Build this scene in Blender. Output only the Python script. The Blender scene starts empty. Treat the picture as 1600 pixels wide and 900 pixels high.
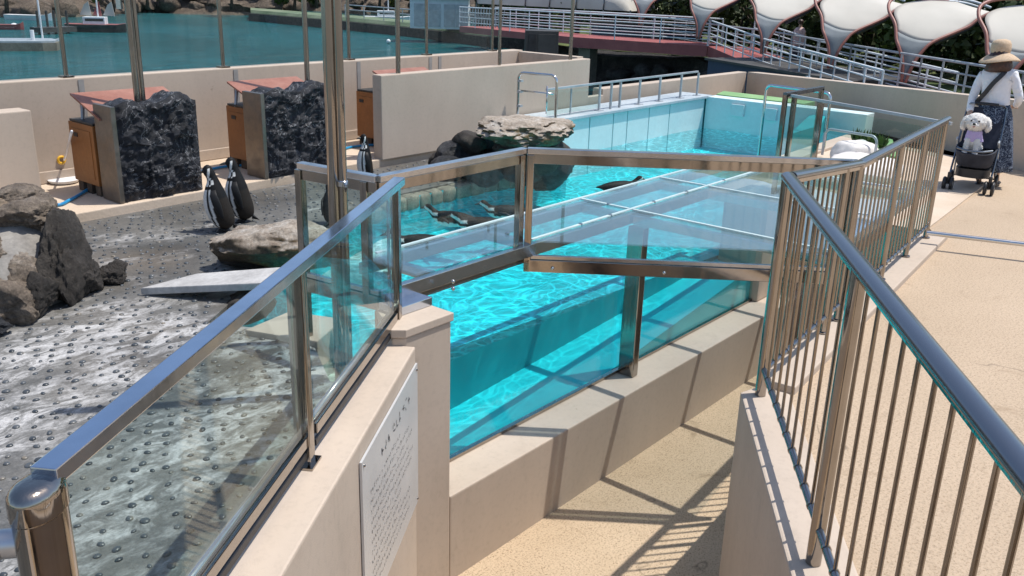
import bpy, bmesh, math, random
import numpy as np
from mathutils import Vector, Matrix, noise
random.seed(7); rng = np.random.default_rng(7)
S = bpy.context.scene; COL = S.collection
R = math.radians; PI = math.pi

# ------------------------------------------------------------------ camera, world, sun
T = ((0.6433020, -0.2306875, 0.7300314), (-0.7651072, -0.2283435, 0.6020550), (0.0278114, -0.9458554, -0.3233945))
FPX = 1422.6; CAMZ = 2.3
cam = bpy.data.cameras.new('camera'); co = bpy.data.objects.new('camera', cam); COL.objects.link(co)
cam.sensor_width = 36; cam.lens = FPX / 1600 * 36; cam.clip_start = 0.05; cam.clip_end = 3000
M = Matrix(((T[0][0], -T[0][1], -T[0][2], 0), (T[1][0], -T[1][1], -T[1][2], 0), (T[2][0], -T[2][1], -T[2][2], CAMZ), (0, 0, 0, 1)))
co.matrix_world = M; S.camera = co
SUN = Vector((0.33, -0.26, 1.0)).normalized()          # towards the sun
W = bpy.data.worlds.new('World'); S.world = W; W.use_nodes = True
nt = W.node_tree; sky = nt.nodes.new('ShaderNodeTexSky'); sky.sky_type = 'NISHITA'; sky.sun_disc = False
sky.sun_elevation = math.asin(SUN.z); sky.sun_rotation = math.atan2(SUN.x, SUN.y)
sky.air_density = 1.0; sky.dust_density = 1.2
bg = nt.nodes['Background']; nt.links.new(sky.outputs[0], bg.inputs[0]); bg.inputs[1].default_value = 0.125
sl = bpy.data.lights.new('sun', 'SUN'); sl.energy = 3.5; sl.angle = R(0.5); sl.color = (1, 0.955, 0.88)
so = bpy.data.objects.new('sun', sl); COL.objects.link(so); so.rotation_euler = SUN.to_track_quat('Z', 'Y').to_euler()
so.location = (0, 0, 30)
S.view_settings.view_transform = 'Standard'; S.view_settings.look = 'None'; S.view_settings.exposure = 0.36; S.view_settings.gamma = 1
S.cycles.max_bounces = 12; S.cycles.transparent_max_bounces = 24; S.cycles.glossy_bounces = 5
S.cycles.sample_clamp_indirect = 4

def at(px, py, z):      # a point of the photograph on the level z
    d = [T[i][0] * (px - 800) / FPX + T[i][1] * (py - 450) / FPX + T[i][2] for i in range(3)]
    t = (z - CAMZ) / d[2]; return Vector((d[0] * t, d[1] * t, z))
def far(px, py, dist):  # a point at a horizontal distance
    d = [T[i][0] * (px - 800) / FPX + T[i][1] * (py - 450) / FPX + T[i][2] for i in range(3)]
    t = dist / math.hypot(d[0], d[1]); return Vector((d[0] * t, d[1] * t, CAMZ + d[2] * t))

# ------------------------------------------------------------------ materials
MATS = {}
class NT:
    def __init__(s, m): s.m = m; s.t = m.node_tree; s.b = s.t.nodes['Principled BSDF']
    def n(s, ty, **k):
        x = s.t.nodes.new('ShaderNode' + ty)
        for a, v in k.items():
            if a.startswith('i_'):
                key = a[2:].replace('_', ' ')
                x.inputs[int(key) if key.isdigit() else key].default_value = v
            else: setattr(x, a, v)
        return x
    def l(s, a, b): s.t.links.new(a, b)
    def pos(s, scale=(1, 1, 1), rot=(0, 0, 0)):
        g = s.n('NewGeometry'); mp = s.n('Mapping'); mp.inputs['Scale'].default_value = scale; mp.inputs['Rotation'].default_value = rot
        s.l(g.outputs['Position'], mp.inputs[0]); return mp.outputs[0]
    def noise(s, v, scale, detail=6, rough=.55, dist=0):
        x = s.n('TexNoise'); x.inputs['Scale'].default_value = scale; x.inputs['Detail'].default_value = detail
        x.inputs['Roughness'].default_value = rough; x.inputs['Distortion'].default_value = dist
        s.l(v, x.inputs['Vector']); return x.outputs['Fac']
    def ramp(s, f, stops):
        x = s.n('ValToRGB'); e = x.color_ramp.elements
        while len(e) < len(stops): e.new(0.5)
        for k, (p, c) in zip(e, stops):
            k.position = p; k.color = (*c, 1) if not isinstance(c, (int, float)) else (c, c, c, 1)
        s.l(f, x.inputs[0]); return x.outputs[0]
    def mix(s, f, a, b, mode='MIX'):
        x = s.n('MixRGB', blend_type=mode)
        for i, v in enumerate((f, a, b)):
            if hasattr(v, 'is_output'): s.l(v, x.inputs[i])
            elif isinstance(v, (int, float)): x.inputs[i].default_value = v if i == 0 else (v, v, v, 1)
            else: x.inputs[i].default_value = (*v, 1)
        return x.outputs[0]
    def bump(s, h, strength, dist=.02):
        x = s.n('Bump'); x.inputs['Strength'].default_value = strength; x.inputs['Distance'].default_value = dist
        s.l(h, x.inputs['Height']); s.l(x.outputs[0], s.b.inputs['Normal']); return x.outputs[0]
    def col(s, c): s.l(c, s.b.inputs['Base Color'])
def mat(name, color=(.5, .5, .5), rough=.6, metal=0, spec=.5):
    m = bpy.data.materials.new(name); m.use_nodes = True; k = NT(m)
    k.b.inputs['Base Color'].default_value = (*color, 1); k.b.inputs['Roughness'].default_value = rough
    k.b.inputs['Metallic'].default_value = metal; k.b.inputs['Specular IOR Level'].default_value = spec
    MATS[name] = m; return k
def noisy(name, a, b, scale, rough=.7, metal=0, bstr=.2, bdist=.01, detail=6, lo=.35, hi=.65, fine=None):
    k = mat(name, a, rough, metal); p = k.pos()
    n1 = k.noise(p, scale, detail); c = k.ramp(n1, ((lo, a), (hi, b)))
    if fine:
        n2 = k.noise(p, fine[0], 4, .7); c = k.mix(1.0, c, k.ramp(n2, ((.3, fine[1]), (.7, 1.0))), 'MULTIPLY')
    k.col(c)
    if bstr: k.bump(k.noise(p, fine[0] if fine else scale * 4, 5), bstr, bdist)
    return k

def stucco(name, a, b):
    k = mat(name, a, .75); p = k.pos()
    c = k.ramp(k.noise(p, .9, 5, .6), ((.3, a), (.72, b)))
    c = k.mix(k.ramp(k.noise(k.pos((1, 1, .35)), 2.6, 7, .72, .6), ((.56, 0.0), (.78, .32))), c, (.27, .225, .18))
    st = k.noise(k.pos((4, 4, .5)), 1.0, 4, .6)                       # weather streaks running down
    c = k.mix(.25, c, k.ramp(st, ((.35, .84), (.6, 1.0))), 'MULTIPLY')
    c = k.mix(1.0, c, k.ramp(k.noise(p, 24, 6, .7), ((.28, .90), (.5, 1.0))), 'MULTIPLY')
    c = k.mix(k.ramp(k.noise(p, 7, 3, .8, .6), ((.70, 0.0), (.76, .35))), c, (.16, .12, .08))
    k.col(c); k.bump(k.noise(p, 160, 4), .25, .004)
stucco('wall_paint', (.47, .385, .31), (.54, .45, .37))

# pavements: fine aggregate, stains and hair cracks
def pave(name, a, b, dark):
    k = mat(name, a, .85); p = k.pos()
    c = k.ramp(k.noise(p, .7, 6, .6), ((.3, a), (.7, b)))
    c = k.mix(1.0, c, k.ramp(k.noise(p, 60, 8, .8), ((.33, .52), (.5, .97), (.8, 1.1))), 'MULTIPLY')
    c = k.mix(k.ramp(k.noise(p, 85, 3, .65), ((.575, 0.0), (.63, .75))), c, dark)
    c = k.mix(k.ramp(k.noise(p, 2.3, 4, .7, 1.2), ((.60, 0.0), (.75, .42))), c, dark)
    v = k.n('TexVoronoi', feature='DISTANCE_TO_EDGE'); v.inputs['Scale'].default_value = .38
    nz = k.n('TexNoise'); nz.inputs['Scale'].default_value = 2.2; k.l(p, nz.inputs['Vector'])
    ad = k.n('VectorMath', operation='ADD'); k.l(p, ad.inputs[0]); k.l(nz.outputs['Color'], ad.inputs[1]); k.l(ad.outputs[0], v.inputs['Vector'])
    gate = k.ramp(k.noise(p, 1.6, 3), ((.54, 0.0), (.60, 1.0)))
    cr = k.ramp(v.outputs['Distance'], ((.0, .55), (.0035, 0.0)))
    c = k.mix(k.mix(1.0, cr, gate, 'MULTIPLY'), c, (.05, .04, .03))
    k.col(c); k.bump(k.noise(p, 80, 6, .75), .5, .008)
pave('plaza_paving', (.455, .345, .24), (.545, .42, .30), (.25, .17, .10))
pave('corridor_paving', (.48, .36, .235), (.59, .455, .315), (.16, .105, .055))
noisy('curb_concrete', (.58, .46, .34), (.68, .55, .43), 1.5, .8, bstr=.3, fine=(50, .85))

# penguin yard concrete: grey, wet patches and white guano streaks
k = mat('yard_concrete', (.2, .2, .2), .55); p = k.pos()
base = k.ramp(k.noise(p, .8, 6, .65), ((.3, (.062, .061, .058)), (.5, (.125, .123, .116)), (.7, (.205, .195, .18))))
brown = k.ramp(k.noise(p, .45, 3), ((.52, 0.0), (.68, .4))); base = k.mix(brown, base, (.20, .15, .10))
st = k.noise(k.pos((1.0, 1.7, 1), (0, 0, R(22))), 1.0, 9, .74, .5)
st2 = k.noise(k.pos((1.8, 3.2, 1), (0, 0, R(14))), 2.6, 9, .78, .8)
# the washed, whiter middle of the yard
g = k.n('NewGeometry'); dn = k.n('VectorMath', operation='DISTANCE'); k.l(g.outputs['Position'], dn.inputs[0]); dn.inputs[1].default_value = (2.4, 4.7, 0)
dm = k.ramp(dn.outputs['Value'], ((.0, .16), (.9, .05))); dnn = k.n('Math', operation='MULTIPLY'); dnn.inputs[1].default_value = .3
k.l(dn.outputs['Value'], dnn.inputs[0]); dm = k.ramp(dnn.outputs[0], ((.25, .13), (.85, .0)))
sm = k.n('Math', operation='ADD'); k.l(st, sm.inputs[0]); k.l(dm, sm.inputs[1])
w1 = k.ramp(sm.outputs[0], ((.54, 0.0), (.68, .88)))
w1 = k.mix(1.0, w1, k.ramp(st2, ((.44, .06), (.56, 1.0))), 'MULTIPLY')
c = k.mix(w1, base, (.60, .59, .58))
c = k.mix(1.0, c, k.ramp(k.noise(p, 45, 6, .75), ((.3, .62), (.62, 1.05))), 'MULTIPLY')
k.col(c); k.bump(k.noise(p, 30, 7, .75), .45, .012)
k.l(k.ramp(k.noise(p, 1.3, 4), ((.42, .3), (.6, .75))), k.b.inputs['Roughness'])

k = mat('pebble_stone', (.07, .08, .09), .35); o = k.n('ObjectInfo'); p = k.pos()
c = k.ramp(k.noise(p, 7, 1), ((.35, (.035, .042, .05)), (.6, (.10, .11, .12)), (.72, (.22, .19, .15))))
k.col(c); k.bump(k.noise(p, 60, 3), .2, .003)

def rock(name, a, b, c3, s=3, rough=.75, b1=.9, d=.05):
    k = mat(name, a, rough); p = k.pos()
    c = k.ramp(k.noise(p, s, 8, .7, .4), ((.28, a), (.52, b), (.74, c3)))
    c = k.mix(1.0, c, k.ramp(k.noise(p, s * 14, 5, .8), ((.32, .38), (.6, 1.1))), 'MULTIPLY')
    k.col(c)
    v = k.noise(p, s * 4, 10, .78, .5); k.bump(v, b1, d)
    return k
rock('black_rock', (.012, .013, .016), (.028, .030, .036), (.10, .10, .105), 5, .45)
rock('grey_rock', (.08, .06, .045), (.24, .19, .145), (.48, .42, .36), 3)
rock('tan_rock', (.16, .11, .07), (.42, .33, .24), (.62, .54, .45), 4)
rock('dark_rock', (.018, .015, .013), (.055, .046, .039), (.14, .12, .10), 4)
rock('shore_rock', (.08, .06, .045), (.22, .17, .125), (.40, .32, .24), .5, b1=1, d=.6)
rock('curb_stone', (.12, .11, .09), (.26, .24, .19), (.40, .36, .29), 5, .8, .5, .02)
rock('lagoon_rock', (.012, .011, .010), (.06, .055, .05), (.17, .15, .13), .8, b1=1, d=.3)
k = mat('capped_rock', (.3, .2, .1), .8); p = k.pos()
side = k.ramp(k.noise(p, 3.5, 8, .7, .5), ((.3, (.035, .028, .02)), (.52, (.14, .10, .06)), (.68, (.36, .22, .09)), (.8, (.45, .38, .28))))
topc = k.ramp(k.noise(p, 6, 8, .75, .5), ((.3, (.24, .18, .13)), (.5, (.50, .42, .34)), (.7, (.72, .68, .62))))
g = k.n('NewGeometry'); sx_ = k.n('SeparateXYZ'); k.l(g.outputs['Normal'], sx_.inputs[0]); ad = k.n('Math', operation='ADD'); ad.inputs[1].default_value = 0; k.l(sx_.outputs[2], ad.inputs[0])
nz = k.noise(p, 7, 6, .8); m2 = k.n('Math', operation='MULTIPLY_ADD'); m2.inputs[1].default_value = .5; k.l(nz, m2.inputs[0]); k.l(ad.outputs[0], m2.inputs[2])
c = k.mix(k.ramp(m2.outputs[0], ((.62, 0.0), (.95, 1.0))), side, topc)      # paler where the surface faces up
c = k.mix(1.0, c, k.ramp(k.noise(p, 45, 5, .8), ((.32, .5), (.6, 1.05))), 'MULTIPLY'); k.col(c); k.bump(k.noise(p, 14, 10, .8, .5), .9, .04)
# split black marble with white veins
k = mat('split_marble', (.02, .02, .025), .5, 0, .3); p = k.pos()
c = k.ramp(k.noise(p, 4, 9, .75, .5), ((.3, (.010, .011, .014)), (.55, (.032, .034, .042)), (.8, (.06, .064, .072))))
wv = k.noise(p, 3.5, 5, .6, 1.4); vein = k.ramp(wv, ((.493, 0.0), (.50, .75), (.507, 0.0)))
c = k.mix(vein, c, (.5, .5, .52))
c = k.mix(k.ramp(k.noise(p, 9, 4, .7), ((.69, 0.0), (.72, .8))), c, (.5, .5, .5))
k.col(c); k.bump(k.noise(p, 14, 10, .8, .4), .9, .03)
# trunk/leaf
def leaf(name, a, b, s=.5):
    k = mat(name, a, .6, 0, .3); p = k.pos(); k.col(k.ramp(k.noise(p, s, 5, .7), ((.3, a), (.7, b))))
    k.b.inputs['Transmission Weight'].default_value = 0
leaf('leaf_dark', (.012, .022, .006), (.05, .075, .018)); leaf('leaf_mid', (.03, .055, .012), (.10, .14, .03)); leaf('leaf_pale', (.08, .11, .03), (.20, .21, .07))
noisy('bark', (.05, .035, .025), (.12, .09, .065), 6, .9)
noisy('grass', (.05, .09, .02), (.14, .17, .05), .6, .9, fine=(12, .6))

# metals
def metal(name, col, rough, bstr=.0, streak=0):
    k = mat(name, col, rough, 1.0); p = k.pos()
    r1 = k.ramp(k.noise(p, 9, 5, .7), ((.3, rough * .75), (.75, rough * 1.9))); k.l(r1, k.b.inputs['Roughness'])
    k.col(k.mix(1.0, col, k.ramp(k.noise(p, 5, 4, .6), ((.3, .86), (.6, 1.0))), 'MULTIPLY'))
    if streak: k.bump(k.noise(k.pos((26, 26, .5)), 1.0, 3, .6), streak, .012)
    elif bstr: k.bump(k.noise(p, 14, 3), bstr, .004)
metal('steel', (.37, .335, .30), .06, 0, .22); metal('post_steel', (.30, .29, .275), .13, 0, .3); metal('plain_steel', (.40, .365, .33), .07, .03); metal('slat_steel', (.31, .275, .24), .11, 0, .15); metal('cheek_steel', (.26, .23, .20), .38, .0)
metal('cool_steel', (.60, .66, .76), .13, .03)
metal('steel_rail', (.60, .60, .62), .16, .03)
metal('dark_steel', (.17, .19, .22), .22)
metal('tube_chrome', (.66, .66, .66), .10)
metal('brushed_plate', (.60, .60, .61), .30)
noisy('sign_metal', (.56, .58, .60), (.64, .66, .68), 2, .35, .35, bstr=.05)
k = mat('teal_strip', (.01, .16, .16), .25)
k = mat('coated_rail', (.15, .17, .205), .19, .8)
noisy('strip_grey', (.26, .25, .24), (.33, .32, .31), 6, .8, bstr=.1)
noisy('white_metal', (.60, .66, .70), (.72, .77, .80), 4, .5, bstr=.05)
noisy('grey_metal', (.34, .37, .40), (.48, .51, .54), 3, .45, .3, bstr=.05)
noisy('red_steel', (.29, .075, .075), (.37, .11, .10), 1.2, .6, bstr=.1, fine=(8, .85))
noisy('red_tube', (.24, .09, .07), (.34, .14, .11), 3, .45, bstr=0)
noisy('wood', (.25, .092, .024), (.35, .14, .040), 1.5, .5, bstr=.1, fine=(25, .8))
noisy('rust_panel', (.30, .115, .075), (.44, .22, .16), 3, .45, bstr=.15, fine=(30, .8), lo=.4, hi=.75)
noisy('black_plastic', (.012, .012, .014), (.03, .03, .034), 5, .45, bstr=.1)
noisy('dark_panel', (.035, .034, .032), (.075, .07, .065), 2, .6, bstr=.2)
noisy('blue_hose', (.02, .22, .48), (.03, .32, .62), 5, .35, bstr=0)
noisy('yellow_plastic', (.75, .42, .02), (.85, .5, .04), 5, .4, bstr=0)
noisy('blue_plastic', (.01, .07, .45), (.02, .1, .55), 5, .4, bstr=0)
noisy('white_plastic', (.7, .7, .72), (.8, .8, .82), 5, .4, bstr=0)
noisy('board_concrete', (.42, .41, .40), (.58, .57, .56), 3, .7, bstr=.4, fine=(25, .75))
noisy('deck_paint', (.36, .43, .48), (.50, .56, .60), 1.6, .6, bstr=.2, fine=(20, .8))
noisy('white_fabric', (.47, .45, .40), (.55, .525, .47), .6, .7, bstr=.1)
noisy('shaded_fabric', (.15, .18, .20), (.24, .27, .29), 1, .7, bstr=.1)  # steep lower part of the white sails, its shade put into the colour
noisy('green_mat', (.16, .33, .13), (.26, .44, .20), 2, .8, bstr=.2)
noisy('roof_navy', (.02, .03, .06), (.04, .06, .11), .4, .6, bstr=.1)
noisy('rock_white', (.68, .65, .62), (.78, .75, .72), 2, .7, bstr=.4, fine=(20, .85))
noisy('dock_concrete', (.16, .14, .11), (.28, .25, .2), 1, .85, bstr=.3, fine=(9, .7))
noisy('quay_green', (.10, .16, .08), (.24, .28, .18), .4, .85, bstr=.2, fine=(5, .7))
noisy('pool_panel', (.56, .70, .72), (.68, .79, .80), 1.0, .45, bstr=.05, fine=(18, .92))
noisy('pool_end', (.60, .77, .78), (.70, .83, .84), .8, .45, bstr=.05, fine=(18, .92))
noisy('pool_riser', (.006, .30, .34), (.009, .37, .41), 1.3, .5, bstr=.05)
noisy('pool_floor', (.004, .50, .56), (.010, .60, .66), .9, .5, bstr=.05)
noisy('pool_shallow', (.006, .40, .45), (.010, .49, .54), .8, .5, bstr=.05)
noisy('skin', (.50, .30, .21), (.56, .35, .25), 8, .5, bstr=0)
noisy('hair', (.030, .014, .010), (.07, .03, .022), 30, .45, bstr=.3)
k = noisy('shirt_cloth', (.74, .75, .80), (.82, .83, .87), 3, .85, bstr=.0); p = k.pos(); k.bump(k.noise(p, 7, 4, .5, .8), .9, .03)
noisy('hat_straw', (.50, .36, .235), (.60, .45, .31), 40, .8, bstr=.4, bdist=.004)
k = mat('skirt_print', (.03, .05, .1), .85); p = k.pos()
c = k.ramp(k.noise(p, 16, 3, .5, 2.2), ((.50, (.012, .022, .05)), (.52, (.30, .36, .45)), (.545, (.26, .33, .43)), (.565, (.014, .025, .055))))
k.col(c)
noisy('navy_cloth', (.012, .016, .03), (.028, .035, .055), 8, .8, bstr=.3)
noisy('purple_cloth', (.42, .34, .60), (.52, .44, .70), 8, .85, bstr=.3)
k = noisy('white_fur', (.86, .83, .79), (.93, .91, .88), 14, .9, bstr=0); p = k.pos(); k.bump(k.noise(p, 70, 6, .8), 1.0, .02)
noisy('pink_cloth', (.62, .42, .42), (.7, .52, .52), 8, .8, bstr=0)
mat('penguin_black', (.014, .014, .015), .55, 0, .25); mat('eye_dark', (.006, .005, .005), .15); mat('bill_horn', (.05, .045, .04), .4); mat('pink_skin', (.45, .2, .18), .6)
k = mat('penguin_plumage', (.02, .02, .02), .6, 0, .2); a = k.n('VertexColor'); a.layer_name = 'Col'
p = k.pos(); c = k.mix(1.0, a.outputs[0], k.ramp(k.noise(p, 60, 5, .7), ((.3, .7), (.65, 1.05))), 'MULTIPLY'); k.col(c); k.bump(k.noise(p, 140, 3), .3, .004)
k = mat('sign_print', (.03, .035, .05), .6)

def glass(name, tint, ior=1.45, extra=0.0, rough=0.0, film=None):
    m = bpy.data.materials.new(name); m.use_nodes = True; t = m.node_tree; t.nodes.clear(); MATS[name] = m
    N = lambda ty: t.nodes.new('ShaderNode' + ty); L = t.links.new
    out = N('OutputMaterial'); tr = N('BsdfTransparent'); tr.inputs[0].default_value = (*tint, 1)
    gl = N('BsdfGlossy'); gl.inputs['Roughness'].default_value = rough; gl.inputs[0].default_value = (.95, .98, 1, 1)
    lw_ = N('LayerWeight'); lw_.inputs[0].default_value = .5; pw = N('Math'); pw.operation = 'POWER'; pw.inputs[1].default_value = 4.0; L(lw_.outputs['Facing'], pw.inputs[0])
    ad = N('Math'); ad.operation = 'MULTIPLY_ADD'; ad.inputs[1].default_value = .75; ad.inputs[2].default_value = .025 + extra; ad.use_clamp = True
    L(pw.outputs[0], ad.inputs[0]); mx = N('MixShader'); L(ad.outputs[0], mx.inputs[0]); L(tr.outputs[0], mx.inputs[1]); L(gl.outputs[0], mx.inputs[2])
    last = mx
    if film:      # dust and dried spray on the pane
        df = N('BsdfDiffuse'); df.inputs[0].default_value = (.62, .68, .74, 1)
        g = N('NewGeometry'); n = N('TexNoise'); n.inputs['Scale'].default_value = 2.5; n.inputs['Detail'].default_value = 8; L(g.outputs['Position'], n.inputs['Vector'])
        mr = N('MapRange'); mr.inputs[1].default_value = .3; mr.inputs[2].default_value = .7; mr.inputs[3].default_value = film * .6; mr.inputs[4].default_value = film * 1.3
        L(n.outputs['Fac'], mr.inputs[0]); m2 = N('MixShader'); L(mr.outputs[0], m2.inputs[0]); L(mx.outputs[0], m2.inputs[1]); L(df.outputs[0], m2.inputs[2]); last = m2
    L(last.outputs[0], out.inputs[0])
glass('pane_glass', (.87, .94, .93), 1.35, -.005, film=.006)
glass('harbour_glass', (.95, .98, .98), 1.3, -.01, film=.006)
glass('canopy_glass', (.93, .96, .97), 1.4, .05, film=.05)
glass('window_acrylic', (.86, .985, .985), 1.3, -.01)

# pool surface: a bright caustic net painted into the colour it transmits
m = bpy.data.materials.new('pool_water'); m.use_nodes = True; t = m.node_tree; t.nodes.clear(); MATS['pool_water'] = m
N = lambda ty: t.nodes.new('ShaderNode' + ty); L = t.links.new
g = N('NewGeometry'); nz = N('TexNoise'); nz.inputs['Scale'].default_value = 1.5; nz.inputs['Detail'].default_value = 2; L(g.outputs['Position'], nz.inputs['Vector'])
sub = N('VectorMath'); sub.operation = 'SCALE'; sub.inputs['Scale'].default_value = .8; L(nz.outputs['Color'], sub.inputs[0])
ad = N('VectorMath'); ad.operation = 'ADD'; L(g.outputs['Position'], ad.inputs[0]); L(sub.outputs[0], ad.inputs[1])
mp = N('Mapping'); mp.inputs['Scale'].default_value = (1, 1.25, 0); L(ad.outputs[0], mp.inputs[0])
def vor(scale, w):
    v = N('TexVoronoi'); v.feature = 'DISTANCE_TO_EDGE'; v.inputs['Scale'].default_value = scale; L(mp.outputs[0], v.inputs['Vector'])
    mr = N('MapRange'); mr.interpolation_type = 'SMOOTHERSTEP'; mr.inputs[1].default_value = 0; mr.inputs[2].default_value = w; mr.inputs[3].default_value = 1; mr.inputs[4].default_value = 0
    L(v.outputs[0], mr.inputs[0]); return mr.outputs[0]
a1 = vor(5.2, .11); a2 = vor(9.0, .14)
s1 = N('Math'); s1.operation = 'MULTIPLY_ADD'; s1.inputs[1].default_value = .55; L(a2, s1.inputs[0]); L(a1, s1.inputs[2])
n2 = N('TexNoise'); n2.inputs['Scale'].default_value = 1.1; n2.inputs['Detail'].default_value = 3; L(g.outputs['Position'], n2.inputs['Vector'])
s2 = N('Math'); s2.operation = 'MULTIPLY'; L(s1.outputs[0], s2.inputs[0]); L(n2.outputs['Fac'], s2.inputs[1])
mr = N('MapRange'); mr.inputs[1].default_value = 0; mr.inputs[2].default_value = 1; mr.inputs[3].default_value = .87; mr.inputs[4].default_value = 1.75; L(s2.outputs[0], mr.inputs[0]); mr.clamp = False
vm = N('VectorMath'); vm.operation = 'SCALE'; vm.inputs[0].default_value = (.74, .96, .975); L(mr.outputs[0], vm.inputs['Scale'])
tr = N('BsdfTransparent'); L(vm.outputs[0], tr.inputs[0])
wv = N('TexNoise'); wv.inputs['Scale'].default_value = 5; wv.inputs['Detail'].default_value = 4; wv.inputs['Distortion'].default_value = .6; L(mp.outputs[0], wv.inputs['Vector'])
bp = N('Bump'); bp.inputs['Strength'].default_value = .55; bp.inputs['Distance'].default_value = .06; L(wv.outputs['Fac'], bp.inputs['Height'])
gl = N('BsdfGlossy'); gl.inputs['Roughness'].default_value = .04; L(bp.outputs[0], gl.inputs['Normal'])
lw_ = N('LayerWeight'); lw_.inputs[0].default_value = .5; L(bp.outputs[0], lw_.inputs['Normal']); pw = N('Math'); pw.operation = 'POWER'; pw.inputs[1].default_value = 4.5; L(lw_.outputs['Facing'], pw.inputs[0])
fr = N('Math'); fr.operation = 'MULTIPLY_ADD'; fr.inputs[1].default_value = .55; fr.inputs[2].default_value = .02; fr.use_clamp = True; L(pw.outputs[0], fr.inputs[0])
mx = N('MixShader'); L(fr.outputs[0], mx.inputs[0]); L(tr.outputs[0], mx.inputs[1]); L(gl.outputs[0], mx.inputs[2])
out = N('OutputMaterial'); L(mx.outputs[0], out.inputs[0])
# harbour water
k = mat('harbour_water', (.006, .085, .10), .08, 0, .05); p = k.pos((1, 1, 1), (0, 0, R(40)))
c = k.ramp(k.noise(p, .05, 4, .6), ((.3, (.010, .075, .080)), (.7, (.016, .135, .155)))); c = k.mix(1.0, c, k.ramp(k.noise(k.pos((.35, 1.3, 1), (0, 0, R(40))), 1.2, 8, .75, .5), ((.34, .55), (.66, 1.35))), 'MULTIPLY'); k.col(c)
p2 = k.pos((.7, 2.2, 1), (0, 0, R(40))); k.bump(k.noise(p2, 1.6, 8, .65, .4), .5, .18)
k.b.inputs['Roughness'].default_value = .12

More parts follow.
